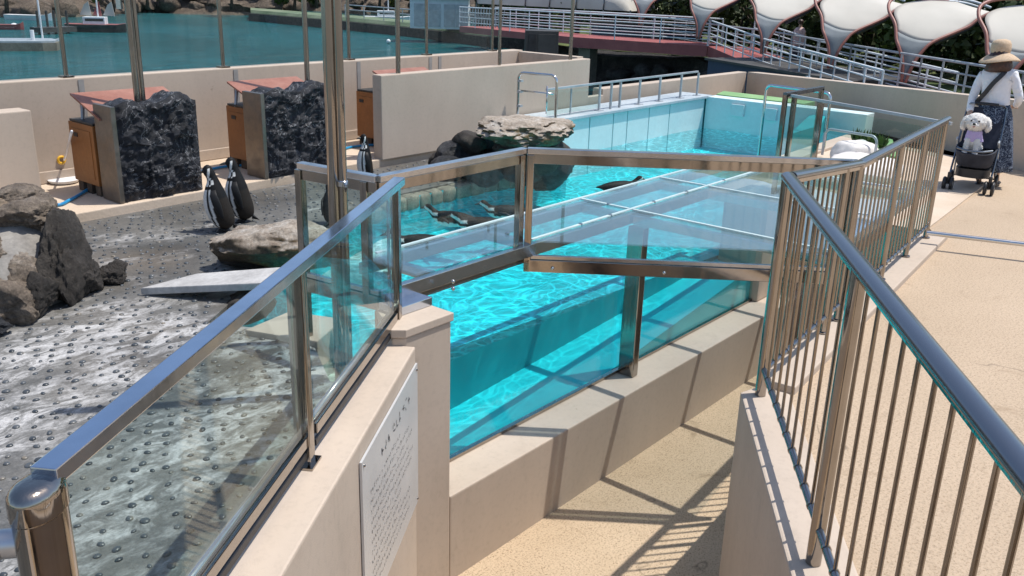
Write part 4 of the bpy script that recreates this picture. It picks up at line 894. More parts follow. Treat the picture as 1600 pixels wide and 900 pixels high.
for i, px in enumerate((1336, 1352, 1362, 1378)):
    p = at(px, 222 + i * 3, .05); e = empty('garden_shrub', p, names[i], 'shrub', 'spiky shrubs in the garden'); b = MB()
    for k_ in range(26):
        a = random.uniform(0, 6.28); t_ = random.uniform(.1, .6); h_ = random.uniform(.12, .24); d = V3(math.cos(a), math.sin(a)); s = V3(-d.y, d.x) * .014
        q = p + d * t_ * .08; tip = q + d * h_ * t_ + V3(0, 0, h_); b.add([q - s, q + s, q.lerp(tip, .6) + s * 1.4, tip, q.lerp(tip, .6) - s * 1.4], [(0, 1, 2, 3, 4)])
    b.build('blades', 'leaf_mid', e); MB().tube([p, p + V3(0, 0, .1)], .012).build('stem', 'bark', e)

# ------------------------------------------------------------------ text plate on the left wall
sg = empty('text_plate', (2.9, 3.17, -.3), 'pale metal text plate with rows of small dark lettering on the left corridor wall', 'sign')
s0 = 2.395; U0 = V3(2.395, 2.852); U1 = V3(3.363, 3.482); ud = (U1 - U0).normalized(); un = V3(ud.y, -ud.x); LW_ = (U1 - U0).length
off_ = un * ((RW0 - U0).dot(un) + .004); zt, zbm = .185, -.72
pl_ = MB(); pl_.add([U0 + off_ + V3(0, 0, zbm), U1 + off_ + V3(0, 0, zbm), U1 + off_ + V3(0, 0, zt), U0 + off_ + V3(0, 0, zt)] + [U0 + off_ + un * .012 + V3(0, 0, zbm), U1 + off_ + un * .012 + V3(0, 0, zbm), U1 + off_ + un * .012 + V3(0, 0, zt), U0 + off_ + un * .012 + V3(0, 0, zt)],
    [(0, 1, 2, 3), (7, 6, 5, 4), (0, 4, 5, 1), (1, 5, 6, 2), (2, 6, 7, 3), (3, 7, 4, 0)]); pl_.build('plate', 'sign_metal', sg)
tx = MB(); rt = random.Random(5)
def glyph(u, z, w, h):
    o_ = U0 + off_ + un * .0135
    for _ in range(rt.choice((3, 4, 5))):
        u0, z0 = u + rt.random() * w * .4, z - rt.random() * h * .9
        if rt.random() < .5: u1, z1 = u0 + w * rt.uniform(.4, .6), z0 + rt.uniform(-.1, .1) * h
        else: u1, z1 = u0 + rt.uniform(-.15, .25) * w, z0 + h * rt.uniform(-.55, -.3)
        p, q = o_ + ud * u0 + V3(0, 0, z0), o_ + ud * u1 + V3(0, 0, max(z1, z - h)); d = (q - p).normalized(); s = un.cross(d).normalized() * w * .055
        tx.add([p - s, p + s, q + s, q - s], [(0, 1, 2, 3)])
for i in range(9): glyph(.34 + i * .068 + (0.03 if i > 2 else 0), .185 - .09, .056, .066)
for r_ in range(11):
    u = .13; end = rt.choice((.96, 1.0, .92, .72)); zz_ = .185 - .22 - r_ * .056
    while u < end: glyph(u, zz_, .024, .026); u += .031 if rt.random() > .06 else .05
tx.build('lettering', 'sign_print', sg)
for u_, z_ in ((.03, zt - .03), (LW_ - .03, zt - .03), (.03, zbm + .03), (LW_ - .03, zbm + .03)):
    MB().ell(U0 + off_ + un * .014 + ud * u_ + V3(0, 0, z_), .008, 8, 5).build('screw', 'steel', sg, smooth=True)

# ------------------------------------------------------------------ penguins
def loft(path, n=22):
    """path: (centre, tangent-up frame side, up, ra, rb)"""
    rg = []
    for c, sd, up, ra_, rb in path: rg.append([Vector(c) + Vector(sd) * ra_ * math.cos(2 * PI * j / n) + Vector(up) * rb * math.sin(2 * PI * j / n) for j in range(n)])
    return rg
BK = (.010, .010, .011); WH = (.72, .72, .70); BRN = (.022, .018, .015)
def peng_paint(me, fn):
    a = me.color_attributes.new('Col', 'FLOAT_COLOR', 'POINT')
    for v in me.vertices: a.data[v.index].color = (*fn(v.co), 1)
def interp(prof, k_):
    out_ = []
    for i in range(len(prof) - 1):
        for s in range(k_):
            t_ = s / k_; a, b_ = prof[i], prof[i + 1]
            p0 = prof[max(i - 1, 0)]; p3 = prof[min(i + 2, len(prof) - 1)]
            out_.append(tuple(.5 * (2 * a[j] + (b_[j] - p0[j]) * t_ + (2 * p0[j] - 5 * a[j] + 4 * b_[j] - p3[j]) * t_ ** 2 + (3 * a[j] - p0[j] - 3 * b_[j] + p3[j]) * t_ ** 3) for j in range(len(a))))
    out_.append(prof[-1]); return out_
def obj_from(mb, name, m, parent, smooth=True):
    me = mb.mesh(name, m, smooth); o = bpy.data.objects.new(name, me); COL.objects.link(o); o.parent = parent; return o
def standing_penguin(label, H=.62, turn=0):
    e = empty('penguin', (0, 0, 0), label, 'penguin', 'penguins standing in the yard')
    prof = interp([(.045, -.03, .05, .06), (.10, -.02, .115, .12), (.22, .0, .15, .15), (.38, .02, .155, .152), (.54, .02, .135, .132), (.66, .01, .10, .10), (.74, .0, .072, .072), (.80, .005, .062, .062), (.86, .02, .066, .062), (.91, .03, .062, .058), (.955, .028, .04, .04), (.975, .025, .012, .012)], 9)
    n = 56; rg = [[(x + ax * math.cos(2 * PI * j / n), ay * math.sin(2 * PI * j / n), z) for j in range(n)] for z, x, ax, ay in prof]
    b = MB().rings([[Vector(q) * H for q in r_] for r_ in rg])
    me = b.mesh('body', 'penguin_plumage', True); o = bpy.data.objects.new('body', me); COL.objects.link(o); o.parent = e
    def fn(c):
        z = c.z / H; x = c.x / H; y = abs(c.y / H); a = math.degrees(math.atan2(y, x - (.02 if z > .8 else 0)))
        if z > .765:                                              # head: black with a white loop behind the eye
            w = 68 + (z - .77) * 260
            if abs(a - w) < 15 and z < .93: return WH
            if z < .80 and a < 40: return WH
            return BK
        if z > .70: return WH if a < 62 or 80 < a < 105 else BK
        if .645 < z < .69 and a < 75: return BK                   # chest band
        if a < 50: return WH
        if a < 62: return BK                                      # flank band
        if a < 76 and z > .10: return WH
        return BK if z > .5 else BRN
    peng_paint(me, fn)
    # tail, bill, feet, flippers, eyes
    obj_from(MB().add([Vector(q) * H for q in ((-.12, .03, .09), (-.12, -.03, .09), (-.2, 0, .0), (-.1, 0, .03))], [(0, 1, 2), (0, 2, 3), (1, 3, 2), (0, 3, 1)]), 'tail', 'penguin_black', e, False)
    obj_from(MB().tube([Vector(q) * H for q in ((.075, 0, .895), (.12, 0, .89), (.16, 0, .882), (.175, 0, .872))], [.024 * H, .02 * H, .012 * H, .004 * H], 10), 'bill', 'bill_horn', e)
    for s in (-1, 1):
        obj_from(MB().rings([[Vector((x + w * math.cos(2 * PI * j / 10), s * y + .012 * math.sin(2 * PI * j / 10), z)) * H for j in range(10)] for z, x, y, w in
                 [(.63, .0, .105, .03), (.56, .0, .15, .045), (.45, -.015, .17, .05), (.34, -.03, .175, .042), (.25, -.045, .17, .022), (.22, -.05, .168, .008)]]), 'flipper', 'penguin_black', e)
        ft = MB()
        for k_ in (-1, 0, 1): ft.tube([Vector(q) * H for q in ((0, s * .06, .03), (.06, s * .06 + k_ * .025, .015), (.11, s * .06 + k_ * .04, .008))], [.022 * H, .014 * H, .006 * H], 6)
        ft.ell(Vector((.0, s * .06, .03)) * H, .03 * H, 8, 5); obj_from(ft, 'foot', 'penguin_black', e)
        obj_from(MB().ell(Vector((.066, s * .043, .905)) * H, .009 * H, 8, 5), 'eye', 'eye_dark', e)
    return e
def swimming_penguin(label, Lg=.55):
    e = empty('swimming_penguin', (0, 0, 0), label, 'penguin', 'penguins swimming in the pool')
    pts = interp([(-.52, .02, .012, .01), (-.42, .02, .05, .03), (-.28, .01, .10, .075), (-.08, .0, .135, .11), (.12, .0, .125, .11), (.25, .02, .085, .085), (.33, .06, .062, .066), (.385, .105, .055, .055), (.43, .135, .054, .052), (.475, .135, .045, .042), (.505, .13, .02, .02)], 9)
    n = 40; rg = []
    for i, (x, z, ay, az) in enumerate(pts):
        nx_ = pts[min(i + 1, len(pts) - 1)]; pv = pts[max(i - 1, 0)]; t_ = Vector((nx_[0] - pv[0], 0, nx_[1] - pv[1])).normalized(); up = Vector((-t_.z, 0, t_.x))
        rg.append([(Vector((x, 0, z)) + Vector((0, 1, 0)) * ay * math.cos(2 * PI * j / n) + up * az * math.sin(2 * PI * j / n)) * Lg for j in range(n)])
    me = MB().rings(rg).mesh('body', 'penguin_plumage', True); o = bpy.data.objects.new('body', me); COL.objects.link(o); o.parent = e
    def fn(c):
        x, z, y = c.x / Lg, c.z / Lg, abs(c.y / Lg)
        if x > .35:
            if abs((z - .10) - (x - .40) * .5) < .022 and y > .02: return WH
            return BK
        if x > .24: return WH if z < .0 or (.03 < y and abs(z - .06) < .02) else BK
        return WH if z < -.035 else BK
    peng_paint(me, fn)
    obj_from(MB().tube([Vector(q) * Lg for q in ((.49, 0, .132), (.54, 0, .125), (.59, 0, .112))], [.02 * Lg, .014 * Lg, .004 * Lg], 8), 'bill', 'bill_horn', e)
    for s in (-1, 1):
        obj_from(MB().rings([[Vector((x + w * math.cos(2 * PI * j / 8), s * y, z + .012 * math.sin(2 * PI * j / 8))) * Lg for j in range(8)] for y, x, z, w in
                 [(.10, .12, .02, .04), (.18, .08, .03, .05), (.27, .02, .025, .04), (.34, -.05, .01, .015)]]), 'flipper', 'penguin_black', e)
        obj_from(MB().ell(Vector((.455, s * .045, .15)) * Lg, .008 * Lg, 8, 5), 'eye', 'eye_dark', e)
    return e
LEFT = math.atan2(-RV.y, -RV.x)
pg = standing_penguin('standing penguin in front of its neighbour, beak pointing left, wings by its side')
pg2 = copy_tree(pg); pg2['label'] = 'standing penguin just behind and right of the foremost penguin pair'
pg3 = copy_tree(pg); pg3['label'] = 'penguin whose head and chest show above the railing between post and tall wall'
pg4 = copy_tree(pg); pg4['label'] = 'dark penguin turned away, mostly hidden by the tall steel column'
def place(o, p, ang, sc=1, tilt=0): o.location = p; o.rotation_euler = (0, tilt, ang); o.scale = (sc, sc, sc)
place(pg, at(352, 361, 0), LEFT + .12, 1.07, .16); place(pg2, at(382, 346, 0), LEFT + .05, 1.04, .12); pg.scale = pg2.scale = (1.2, 1.2, 1.04)
place(pg3, at(572, 285, 0), LEFT + .35, .93); place(pg4, at(520, 352, 0), LEFT + 2.6, .55, .2)
pg4.rotation_euler = (0, .35, LEFT - 1.2); pg4.scale = (.85, .85, .72)
sw = swimming_penguin('swimming penguin nearest the glass railing, head up, beak left')
labs = ['swimming penguin farthest left in the open water, body low', 'swimming penguin in the middle of the group with a white striped neck', 'swimming penguin beside the railing corner post, half hidden', 'swimming penguin alone near the canopy beam, far out in the pool']
sws = [sw] + [copy_tree(sw) for _ in labs]
for o, lb in zip(sws[1:], labs): o['label'] = lb
for o, (px, py, an, sc) in zip(sws, ((655, 380, LEFT + .25, 1.0), (706, 342, LEFT - .25, .95), (752, 352, LEFT + .15, 1.0), (792, 332, LEFT + .1, .95), (968, 293, LEFT + PI + .3, .95))):
    place(o, at(px, py, -.07), an, sc * 1.12); o.scale.z *= 1.25

# ------------------------------------------------------------------ woman with hat, stroller and dog
def skin_body(name, verts, edges, radii, m, parent, sub=2, root=0):
    me = bpy.data.meshes.new(name); me.from_pydata(verts, edges, []); o = bpy.data.objects.new(name, me); COL.objects.link(o)
    sk = o.modifiers.new('s', 'SKIN'); sk.use_smooth_shade = True
    for i, r_ in enumerate(radii):
        me.skin_vertices[0].data[i].radius = r_ if isinstance(r_, tuple) else (r_, r_); me.skin_vertices[0].data[i].use_root = (i == root)
    ss = o.modifiers.new('u', 'SUBSURF'); ss.levels = sub; ss.render_levels = sub
    bpy.context.view_layer.update(); dg = bpy.context.evaluated_depsgraph_get(); m2 = bpy.data.meshes.new_from_object(o.evaluated_get(dg))
    bpy.data.objects.remove(o); m2.name = name; m2.materials.clear(); m2.materials.append(MATS[m]); m2.polygons.foreach_set('use_smooth', [True] * len(m2.polygons))
    o = bpy.data.objects.new(name, m2); COL.objects.link(o); o.parent = parent; return o
# local frame: +x the way she faces (away from the camera), +y her left
wm = empty('person', at(1540, 291, 0), 'woman seen from behind in a white top, patterned navy skirt and straw sun hat', 'person')
wm.rotation_euler = (R(-4.5), 0, R(4))
def loc_obj(mb, name, m, parent, smooth=True, bevel=0):
    me = mb.mesh(name, m, smooth, bevel); o = bpy.data.objects.new(name, me); COL.objects.link(o); o.parent = parent; return o
# body: legs, trunk, neck, head, both arms with hands
bv = [(0, 0, .90), (0, 0, 1.08), (0, 0, 1.24), (0, 0, 1.33), (0, 0, 1.40), (.01, 0, 1.46), (.015, 0, 1.55),
      (0, .09, .84), (0, .09, .48), (.0, .09, .09), (.09, .09, .04), (0, -.09, .84), (.05, -.09, .48), (.12, -.09, .10), (.21, -.09, .05),
      (0, .165, 1.32), (-.04, .24, 1.08), (-.16, .235, .90), (-.20, .22, .86), (0, -.165, 1.32), (.02, -.25, 1.08), (.2, -.2, .98), (.27, -.17, .98)]
be = [(0, 1), (1, 2), (2, 3), (3, 4), (4, 5), (5, 6), (0, 7), (7, 8), (8, 9), (9, 10), (0, 11), (11, 12), (12, 13), (13, 14), (3, 15), (15, 16), (16, 17), (17, 18), (3, 19), (19, 20), (20, 21), (21, 22)]
br = [(.11, .14), (.09, .115), (.10, .13), (.08, .12), .05, .05, .085, .075, .05, .035, .03, .075, .05, .035, .03, .05, .038, .028, .028, .05, .038, .028, .028]
skin_body('body', bv, be, br, 'skin', wm)
# shirt: trunk and long sleeves
tv = [(0, 0, .93), (0, 0, 1.02), (0, 0, 1.12), (0, 0, 1.26), (0, 0, 1.385), (0, 0, 1.435), (0, .15, 1.375), (-.01, .205, 1.24), (-.04, .245, 1.08), (-.12, .245, .95), (-.15, .24, .915),
      (0, -.15, 1.375), (.01, -.205, 1.24), (.02, -.255, 1.08), (.12, -.23, 1.01), (.2, -.2, .98)]
te = [(0, 1), (1, 2), (2, 3), (3, 4), (4, 5), (4, 6), (6, 7), (7, 8), (8, 9), (9, 10), (4, 11), (11, 12), (12, 13), (13, 14), (14, 15)]
tr_ = [(.13, .19), (.125, .18), (.12, .17), (.13, .18), (.10, .15), (.055, .07), .066, .06, .052, .046, .042, .066, .06, .052, .046, .042]
skin_body('shirt', tv, te, tr_, 'shirt_cloth', wm)
sk = []
for z, rx, ry, fl in ((1.0, .115, .165, 0), (.95, .135, .185, .01), (.85, .155, .21, .02), (.65, .17, .235, .045), (.45, .185, .255, .07), (.28, .195, .27, .085), (.20, .20, .275, .09), (.195, .185, .26, .08)):
    sk.append([Vector(((rx + fl * .4 * math.sin(7 * a + z * 3) * .5) * math.cos(a) + .03 * (1 - z), (ry + fl * .5 * math.sin(7 * a + 2 + z * 2) * .5) * math.sin(a), z)) for a in [2 * PI * j / 56 for j in range(56)]])
loc_obj(MB().rings(sk), 'skirt', 'skirt_print', wm)
hp = MB()
hp.lathe([(.06, -.02), (.10, -.01), (.115, .06), (.112, .12), (.095, .16), (.05, .178), (.005, .18)], (.015, 0, 1.585), 28, 1.05, .98)
n = 36; hp.rings([[(.015 + r_ * math.cos(2 * PI * j / n), r_ * .96 * math.sin(2 * PI * j / n), 1.60 + z + .012 * math.sin(4 * PI * j / n)) for j in range(n)] for r_, z in ((.10, .0), (.15, -.02), (.20, -.055), (.235, -.085), (.235, -.092), (.20, -.062), (.15, -.028), (.10, -.012))], False)
loc_obj(hp, 'sun_hat', 'hat_straw', wm)
hr = MB(); n = 24
hr.rings([[(.0 + (rx + .006 * math.sin(9 * j)) * math.cos(2 * PI * j / n) - .01, (ry + .008 * math.sin(7 * j + z * 30)) * math.sin(2 * PI * j / n), z) for j in range(n)] for z, rx, ry in ((1.64, .085, .085), (1.58, .11, .112), (1.52, .118, .128), (1.46, .12, .148), (1.405, .115, .155), (1.385, .09, .12))])
loc_obj(hr, 'hair', 'hair', wm)
fe = MB(); fe.ell((.10, 0, 1.555), (.018, .014, .02), 8, 5); loc_obj(fe, 'nose', 'skin', wm)
for s in (-1, 1): loc_obj(MB().ell((.086, s * .034, 1.575), .012, 8, 5), 'eye', 'eye_dark', wm)
loc_obj(MB().ell((.092, 0, 1.515), (.008, .026, .007), 8, 5), 'mouth', 'pink_skin', wm)
# hands: palm, four fingers curled over the handle, thumb at the side
def hand(s, p, fwd, nm='hand'):
    p = Vector(p); f = Vector(fwd).normalized(); sd = Vector((0, 1, 0)); dn = Vector((0, 0, -1)); v = [p - f * .04, p, p + f * .035]; e_ = [(0, 1), (1, 2)]; r_ = [(.018, .024), (.016, .034), (.013, .034)]
    for k_ in range(4):
        l_ = (.026, .031, .029, .022)[k_]; o_ = sd * (k_ - 1.5) * .019; b0 = len(v); q = p + f * .04 + o_
        v += [q, q + f * l_ + dn * .006, q + f * l_ + dn * .03, q + f * l_ * .4 + dn * .045]; e_ += [(2, b0), (b0, b0 + 1), (b0 + 1, b0 + 2), (b0 + 2, b0 + 3)]; r_ += [.009, .0085, .008, .007]
    b0 = len(v); v += [p + sd * s * .035, p + sd * s * .05 + f * .025 + dn * .015, p + sd * s * .04 + f * .05 + dn * .03]; e_ += [(1, b0), (b0, b0 + 1), (b0 + 1, b0 + 2)]; r_ += [.011, .010, .008]
    skin_body(nm, [tuple(q) for q in v], e_, r_, 'skin', wm, 1, 1)
hand(-1, (-.21, .235, .90), (-.75, 0, -.45)); hand(1, (.26, -.19, .975), (1, .2, -.1))
st = MB(); sp_ = [(.0, -.10, 1.43), (-.105, -.07, 1.37), (-.142, .02, 1.26), (-.140, .10, 1.14), (-.11, .17, 1.05), (-.03, .20, 1.0), (.06, .18, 1.0)]
st.rings([[Vector(q) + Vector((-.012 * a, 0, 0)) + Vector((0, .75, .65)).normalized() * .026 * c_ for a, c_ in ((-1, -1), (1, -1), (1, 1), (-1, 1))] for q in interp(sp_, 4)])
loc_obj(st, 'bag_strap', 'black_plastic', wm, SM)
for y_, x_ in ((.09, .03), (-.09, .15)):
    loc_obj(MB().ell((x_ + .02, y_, .022), (.13, .05, .022), 14, 6), 'sandal', 'black_plastic', wm)
    loc_obj(MB().torus((x_ - .01, y_, .06), .042, .008, 'y', 14, 6), 'sandal_strap', 'black_plastic', wm)

sr = empty('dog_stroller', at(1507, 300, 0) + V3(.2, 0), 'black folding pet stroller with a navy basket, parked behind the woman', 'stroller')
sr.rotation_euler = (0, 0, R(8)); K = lambda mb, nm, m, sm=SM, par=None: loc_obj(mb, nm, m, par or sr, sm)
def whl(x, y):
    w = K(MB().torus((0, 0, 0), .062, .02, 'y', 20, 10), 'wheel', 'black_plastic', True); w.location = (x, y, .083)
    K(MB().rings([[(r_ * math.cos(2 * PI * j / 16), yy, r_ * math.sin(2 * PI * j / 16)) for j in range(16)] for r_, yy in ((.01, -.018), (.045, -.012), (.045, .012), (.01, .018))]), 'hub', 'grey_metal', SM, w)
for y_ in (.185, .265, -.185, -.265): whl(-.22, y_)
for y_ in (.25, -.25): whl(.34, y_)
for s in (-1, 1):
    y_ = s * .225
    K(MB().tube([(-.22, y_, .09), (-.19, y_, .20), (.0, y_, .42), (.22, s * .22, .80), (.27, s * .21, .97), (.24, s * .18, 1.0), (.2, s * .12, 1.01)], .012, 10), 'side_tube', 'dark_steel')
    K(MB().tube([(.34, y_ * 1.05, .09), (.16, y_, .45), (-.06, y_, .62), (-.12, y_, .60)], .011, 10), 'side_tube', 'grey_metal')
    K(MB().tube([(-.22, s * .18, .085), (-.22, s * .27, .085)], .01, 8), 'axle', 'black_plastic')
    K(MB().tube([(-.22, y_, .09), (-.22, y_, .22)], .02, 10), 'fork', 'black_plastic')
K(MB().tube([(.2, .13, 1.01), (.19, 0, 1.015), (.2, -.13, 1.01)], .018, 12), 'handle', 'black_plastic')
K(MB().tube([(.34, .24, .1), (.34, -.24, .1)], .009, 8), 'axle', 'dark_steel')
def tub(rows, nm, m): return K(MB().rings([[(cx + rx * math.copysign(abs(math.cos(a)) ** .6, math.cos(a)), ry * math.copysign(abs(math.sin(a)) ** .6, math.sin(a)), z + dz * math.cos(a)) for a in [2 * PI * j / 32 for j in range(32)]] for cx, rx, ry, z, dz in rows]), nm, m, R(60))
tub([(.03, .10, .14, .27, 0), (.02, .22, .19, .32, .01), (0, .27, .215, .45, .02), (0, .29, .225, .52, .05), (0, .275, .21, .525, .05), (0, .24, .19, .44, .02), (0, .05, .05, .40, 0)], 'basket', 'navy_cloth')
tub([(.06, .12, .14, .15, 0), (.05, .2, .19, .17, 0), (.05, .2, .19, .27, 0), (.05, .12, .14, .275, 0)], 'under_tray', 'black_plastic')
K(MB().add([(.10, .2, .5), (.10, -.2, .5), (.26, -.19, .96), (.26, .19, .96), (.13, .2, .5), (.13, -.2, .5), (.285, -.19, .96), (.285, .19, .96)], [(0, 1, 2, 3), (7, 6, 5, 4), (0, 4, 5, 1), (1, 5, 6, 2), (2, 6, 7, 3), (3, 7, 4, 0)]), 'backrest', 'navy_cloth', SM)
K(MB().tube([(-.27, .19, .53), (-.32, .1, .515), (-.33, 0, .51), (-.32, -.1, .515), (-.27, -.19, .53)], .014, 10), 'front_bar', 'dark_steel')
# dog, facing the camera (local -x)
dg = empty('dog', (0, 0, 0), 'small fluffy white dog in a lilac shirt sitting in the stroller', 'dog'); dg.location = sr.location + V3(-.13, .03, .50); dg.rotation_euler = (0, 0, R(6))
def fur(rows, nm, m, par, amp=.012, n=40, sub=5, seed=0):
    """rounded furry volume through rings (x,y,z,rx,ry)"""
    rr = interp(rows, sub); rg = []
    for i, (x, y, z, rx, ry) in enumerate(rr):
        rg.append([Vector((x + rx * math.cos(a), y + ry * math.sin(a), z)) * 1.0 + Vector((math.cos(a), math.sin(a), 0)) * amp * noise.fractal(Vector((math.cos(a) * 3 + seed, math.sin(a) * 3, z * 40)), .8, 2, 3) for a in [2 * PI * j / n for j in range(n)]])
    return loc_obj(MB().rings(rg), nm, m, par)
bd_ = [(.10, 0, -.02, .03, .04), (.08, 0, .0, .10, .10), (.05, 0, .06, .11, .10), (.02, 0, .13, .095, .085), (0, 0, .19, .075, .075), (-.01, 0, .235, .06, .07), (-.02, 0, .26, .085, .09), (-.03, 0, .30, .105, .115), (-.03, 0, .35, .108, .118), (-.02, 0, .40, .085, .095), (-.02, 0, .43, .04, .045), (-.02, 0, .436, .01, .01)]
fur(bd_, 'body', 'white_fur', dg)
fur([(.045, 0, .10, .118, .106), (.02, 0, .15, .103, .094), (0, 0, .19, .086, .086), (-.005, 0, .225, .074, .080), (-.005, 0, .228, .05, .05)], 'shirt', 'purple_cloth', dg, .004)
for s in (-1, 1):
    fur([(-.115, s * .055, -.055, .012, .012), (-.11, s * .055, -.045, .04, .032), (-.09, s * .055, .0, .032, .028), (-.06, s * .05, .07, .036, .032), (-.045, s * .045, .13, .04, .035), (-.04, s * .04, .15, .02, .02)], 'front_leg', 'white_fur', dg, .006, 20, 4, s)
    fur([(-.01, s * .125, .225, .01, .008), (-.01, s * .13, .235, .035, .025), (-.015, s * .138, .28, .048, .03), (-.01, s * .125, .34, .045, .032), (0, s * .10, .385, .035, .03), (0, s * .09, .40, .01, .01)], 'ear', 'white_fur', dg, .012, 24, 4, s + 5)
    loc_obj(MB().ell((-.128, s * .040, .352), (.010, .013, .013), 12, 8), 'eye', 'eye_dark', dg)
fur([(-.12, 0, .275, .01, .01), (-.115, 0, .285, .04, .05), (-.12, 0, .31, .045, .055), (-.11, 0, .335, .035, .04), (-.10, 0, .345, .01, .01)], 'muzzle', 'white_fur', dg, .006, 24, 4, 9)
loc_obj(MB().ell((-.168, 0, .322), (.012, .018, .014), 12, 8), 'nose', 'eye_dark', dg); loc_obj(MB().ell((-.158, 0, .292), (.010, .016, .008), 10, 6), 'mouth', 'pink_skin', dg)
# fur tufts
tf = MB(); rt = random.Random(3)
for _ in range(1500):
    part_ = rt.random()
    d = Vector((rt.gauss(0, 1), rt.gauss(0, 1), rt.gauss(0, 1))).normalized()
    if part_ < .5: c, r_ = Vector((-.03, 0, .33)), (.105, .115, .10)
    elif part_ < .8: c, r_ = Vector((-.01, rt.choice((-1, 1)) * .13, .30)), (.045, .032, .07)
    else: c, r_ = Vector((-.085, rt.choice((-1, 1)) * .055, .02)), (.036, .034, .07)
    if part_ < .5 and d.x < -.5 and abs(d.y) < .55 and abs(d.z) < .5: continue
    q = c + Vector((d.x * r_[0], d.y * r_[1], d.z * r_[2])); t_ = (d * .5 + Vector((rt.gauss(0, .3), rt.gauss(0, .3), -.7))).normalized() * rt.uniform(.014, .03); s = d.cross(t_).normalized() * .0035
    tf.add([q - s, q + s, q + t_], [(0, 1, 2)])
tag(loc_obj(tf, 'fur_tufts', 'white_fur', dg, False), kind='stuff')

# ------------------------------------------------------------------ harbour and background
hwv = MB(); hwv.add([(-700, 10.06, -2.5), (700, 10.06, -2.5), (700, 900, -2.5), (-700, 900, -2.5)], [(0, 1, 2, 3)]); hwv.add([(12.07, 8.82, -2.5), (60, 8.82, -2.5), (60, 10.06, -2.5), (12.07, 10.06, -2.5)], [(0, 1, 2, 3)])
struct(hwv, 'harbour_water', 'harbour_water')
# far shore terrain: a rising bank beyond the water
def shore_pt(px, py, z=-2.5): return at(px, py, z)
edge = [at(px, py, -2.5) for px, py in ((-260, 22), (-60, 24), (60, 28), (160, 25), (230, 19), (330, 24), (430, 26), (470, 17), (560, 22), (640, 24), (720, 28), (800, 32), (870, 34))]
def ridge(edge, rows, m, name, jit=1.0, seed=0):
    V = []; n = 0; pts = []
    for i in range(len(edge) - 1):
        for k_ in range(10): pts.append(edge[i].lerp(edge[i + 1], k_ / 10))
    pts.append(edge[-1]); b = MB(); W_ = len(pts)
    for (bk, h) in rows:
        for p in pts:
            d = V3(p.x, p.y).normalized(); q = V3(p.x, p.y) + d * bk; nz_ = noise.fractal(Vector((q.x * .12, q.y * .12, bk + seed)), .9, 2, 5)
            b.v.append((q.x + nz_ * jit * 1.0, q.y + nz_ * jit, h + nz_ * jit * min(2.2, max(0, bk) * .12)))
    for r_ in range(len(rows) - 1):
        for i in range(W_ - 1): a = r_ * W_ + i; b.f.append((a, a + 1, a + W_ + 1, a + W_))
    return struct(b, name, m, smooth=R(30))
ridge(edge, ((0, -3.3), (.6, -2.2), (2, -1.6), (3.5, -.9), (6, -.4), (9, .6), (14, 2.2), (22, 5.5), (36, 10), (60, 18), (120, 30)), 'shore_rock', 'far_shore', 1.6)
shrub_labels = ['dark', 'mid green', 'pale green']
rs = random.Random(12); k_ = 0
for i in range(34):
    px = -60 + i * 26 + rs.uniform(-9, 9); py = rs.uniform(-2, 7); dd = rs.uniform(98, 122); q = far(px, py - 3, dd + 4); m = rs.choice(('leaf_dark', 'leaf_mid', 'leaf_mid', 'leaf_pale')); kk = {'leaf_dark': 'dark green', 'leaf_mid': 'mid green', 'leaf_pale': 'pale green'}[m]
    tree((q.x, q.y, q.z + 1.2), (2.6, 2.6, 1.5), q.z - 1.0, 420, .30, m, '%s bushy %s tree from the left on the rocky far shore' % (ordn(i), kk), 'tree', 'shore_tree', 'trees on the far shore, %s' % kk, 10, .2)
for i in range(40):     # boulders at the water's edge
    j = rs.uniform(0, len(edge) - 1.01); a = edge[int(j)].lerp(edge[int(j) + 1], j % 1); r_ = rs.uniform(.8, 1.9); d = V3(a.x, a.y).normalized()
    o = make_rock('shore_boulder', (a + d * rs.uniform(-.6, 4))[:2] + (-2.2 + r_ * .3,) if False else ((a + d * rs.uniform(-.6, 4)).x, (a + d * rs.uniform(-.6, 4)).y, -2.1 + rs.uniform(0, .9)), (r_, r_ * .8, r_ * .75), 200 + i, 'shore_rock', None, rs.uniform(0, 3), sub=3, rough=.08)
    tag(o, 'brown boulder at the water line of the rocky far shore', 'rock', 'boulders along the far shore')
# low breakwater quay with green top
q_ = [(392, 24), (470, 31), (540, 37), (600, 43), (660, 49), (700, 54), (765, 62), (840, 66)]
qt = [at(px, py, -2.0) for px, py in q_]; b = MB(); W_ = len(qt)
for bk, z in ((0, -2.6), (0, -1.75), (.4, -1.5), (6, -1.5), (8, -2.8)):
    for p in qt: d = V3(-p.y, p.x).normalized(); v = V3(p.x, p.y).normalized() * bk; b.v.append((p.x + v.x, p.y + v.y, z))
for r_ in range(4):
    for i in range(W_ - 1): a = r_ * W_ + i; b.f.append((a, a + 1, a + W_ + 1, a + W_))
tag(b.build('breakwater', 'quay_green'), 'low breakwater quay with a mossy green top reaching into the harbour', 'quay')
b = MB(); 
for i in range(W_ - 1): b.bar(qt[i] + V3(0, 0, -.15) - V3(qt[i].x, qt[i].y).normalized() * .1, qt[i + 1] + V3(0, 0, -.15) - V3(qt[i].x, qt[i].y).normalized() * .1, .5, .7)
tag(b.build('tyre_fender', 'dark_rock'), 'dark weathered edge beam running along the breakwater', 'edge beam')
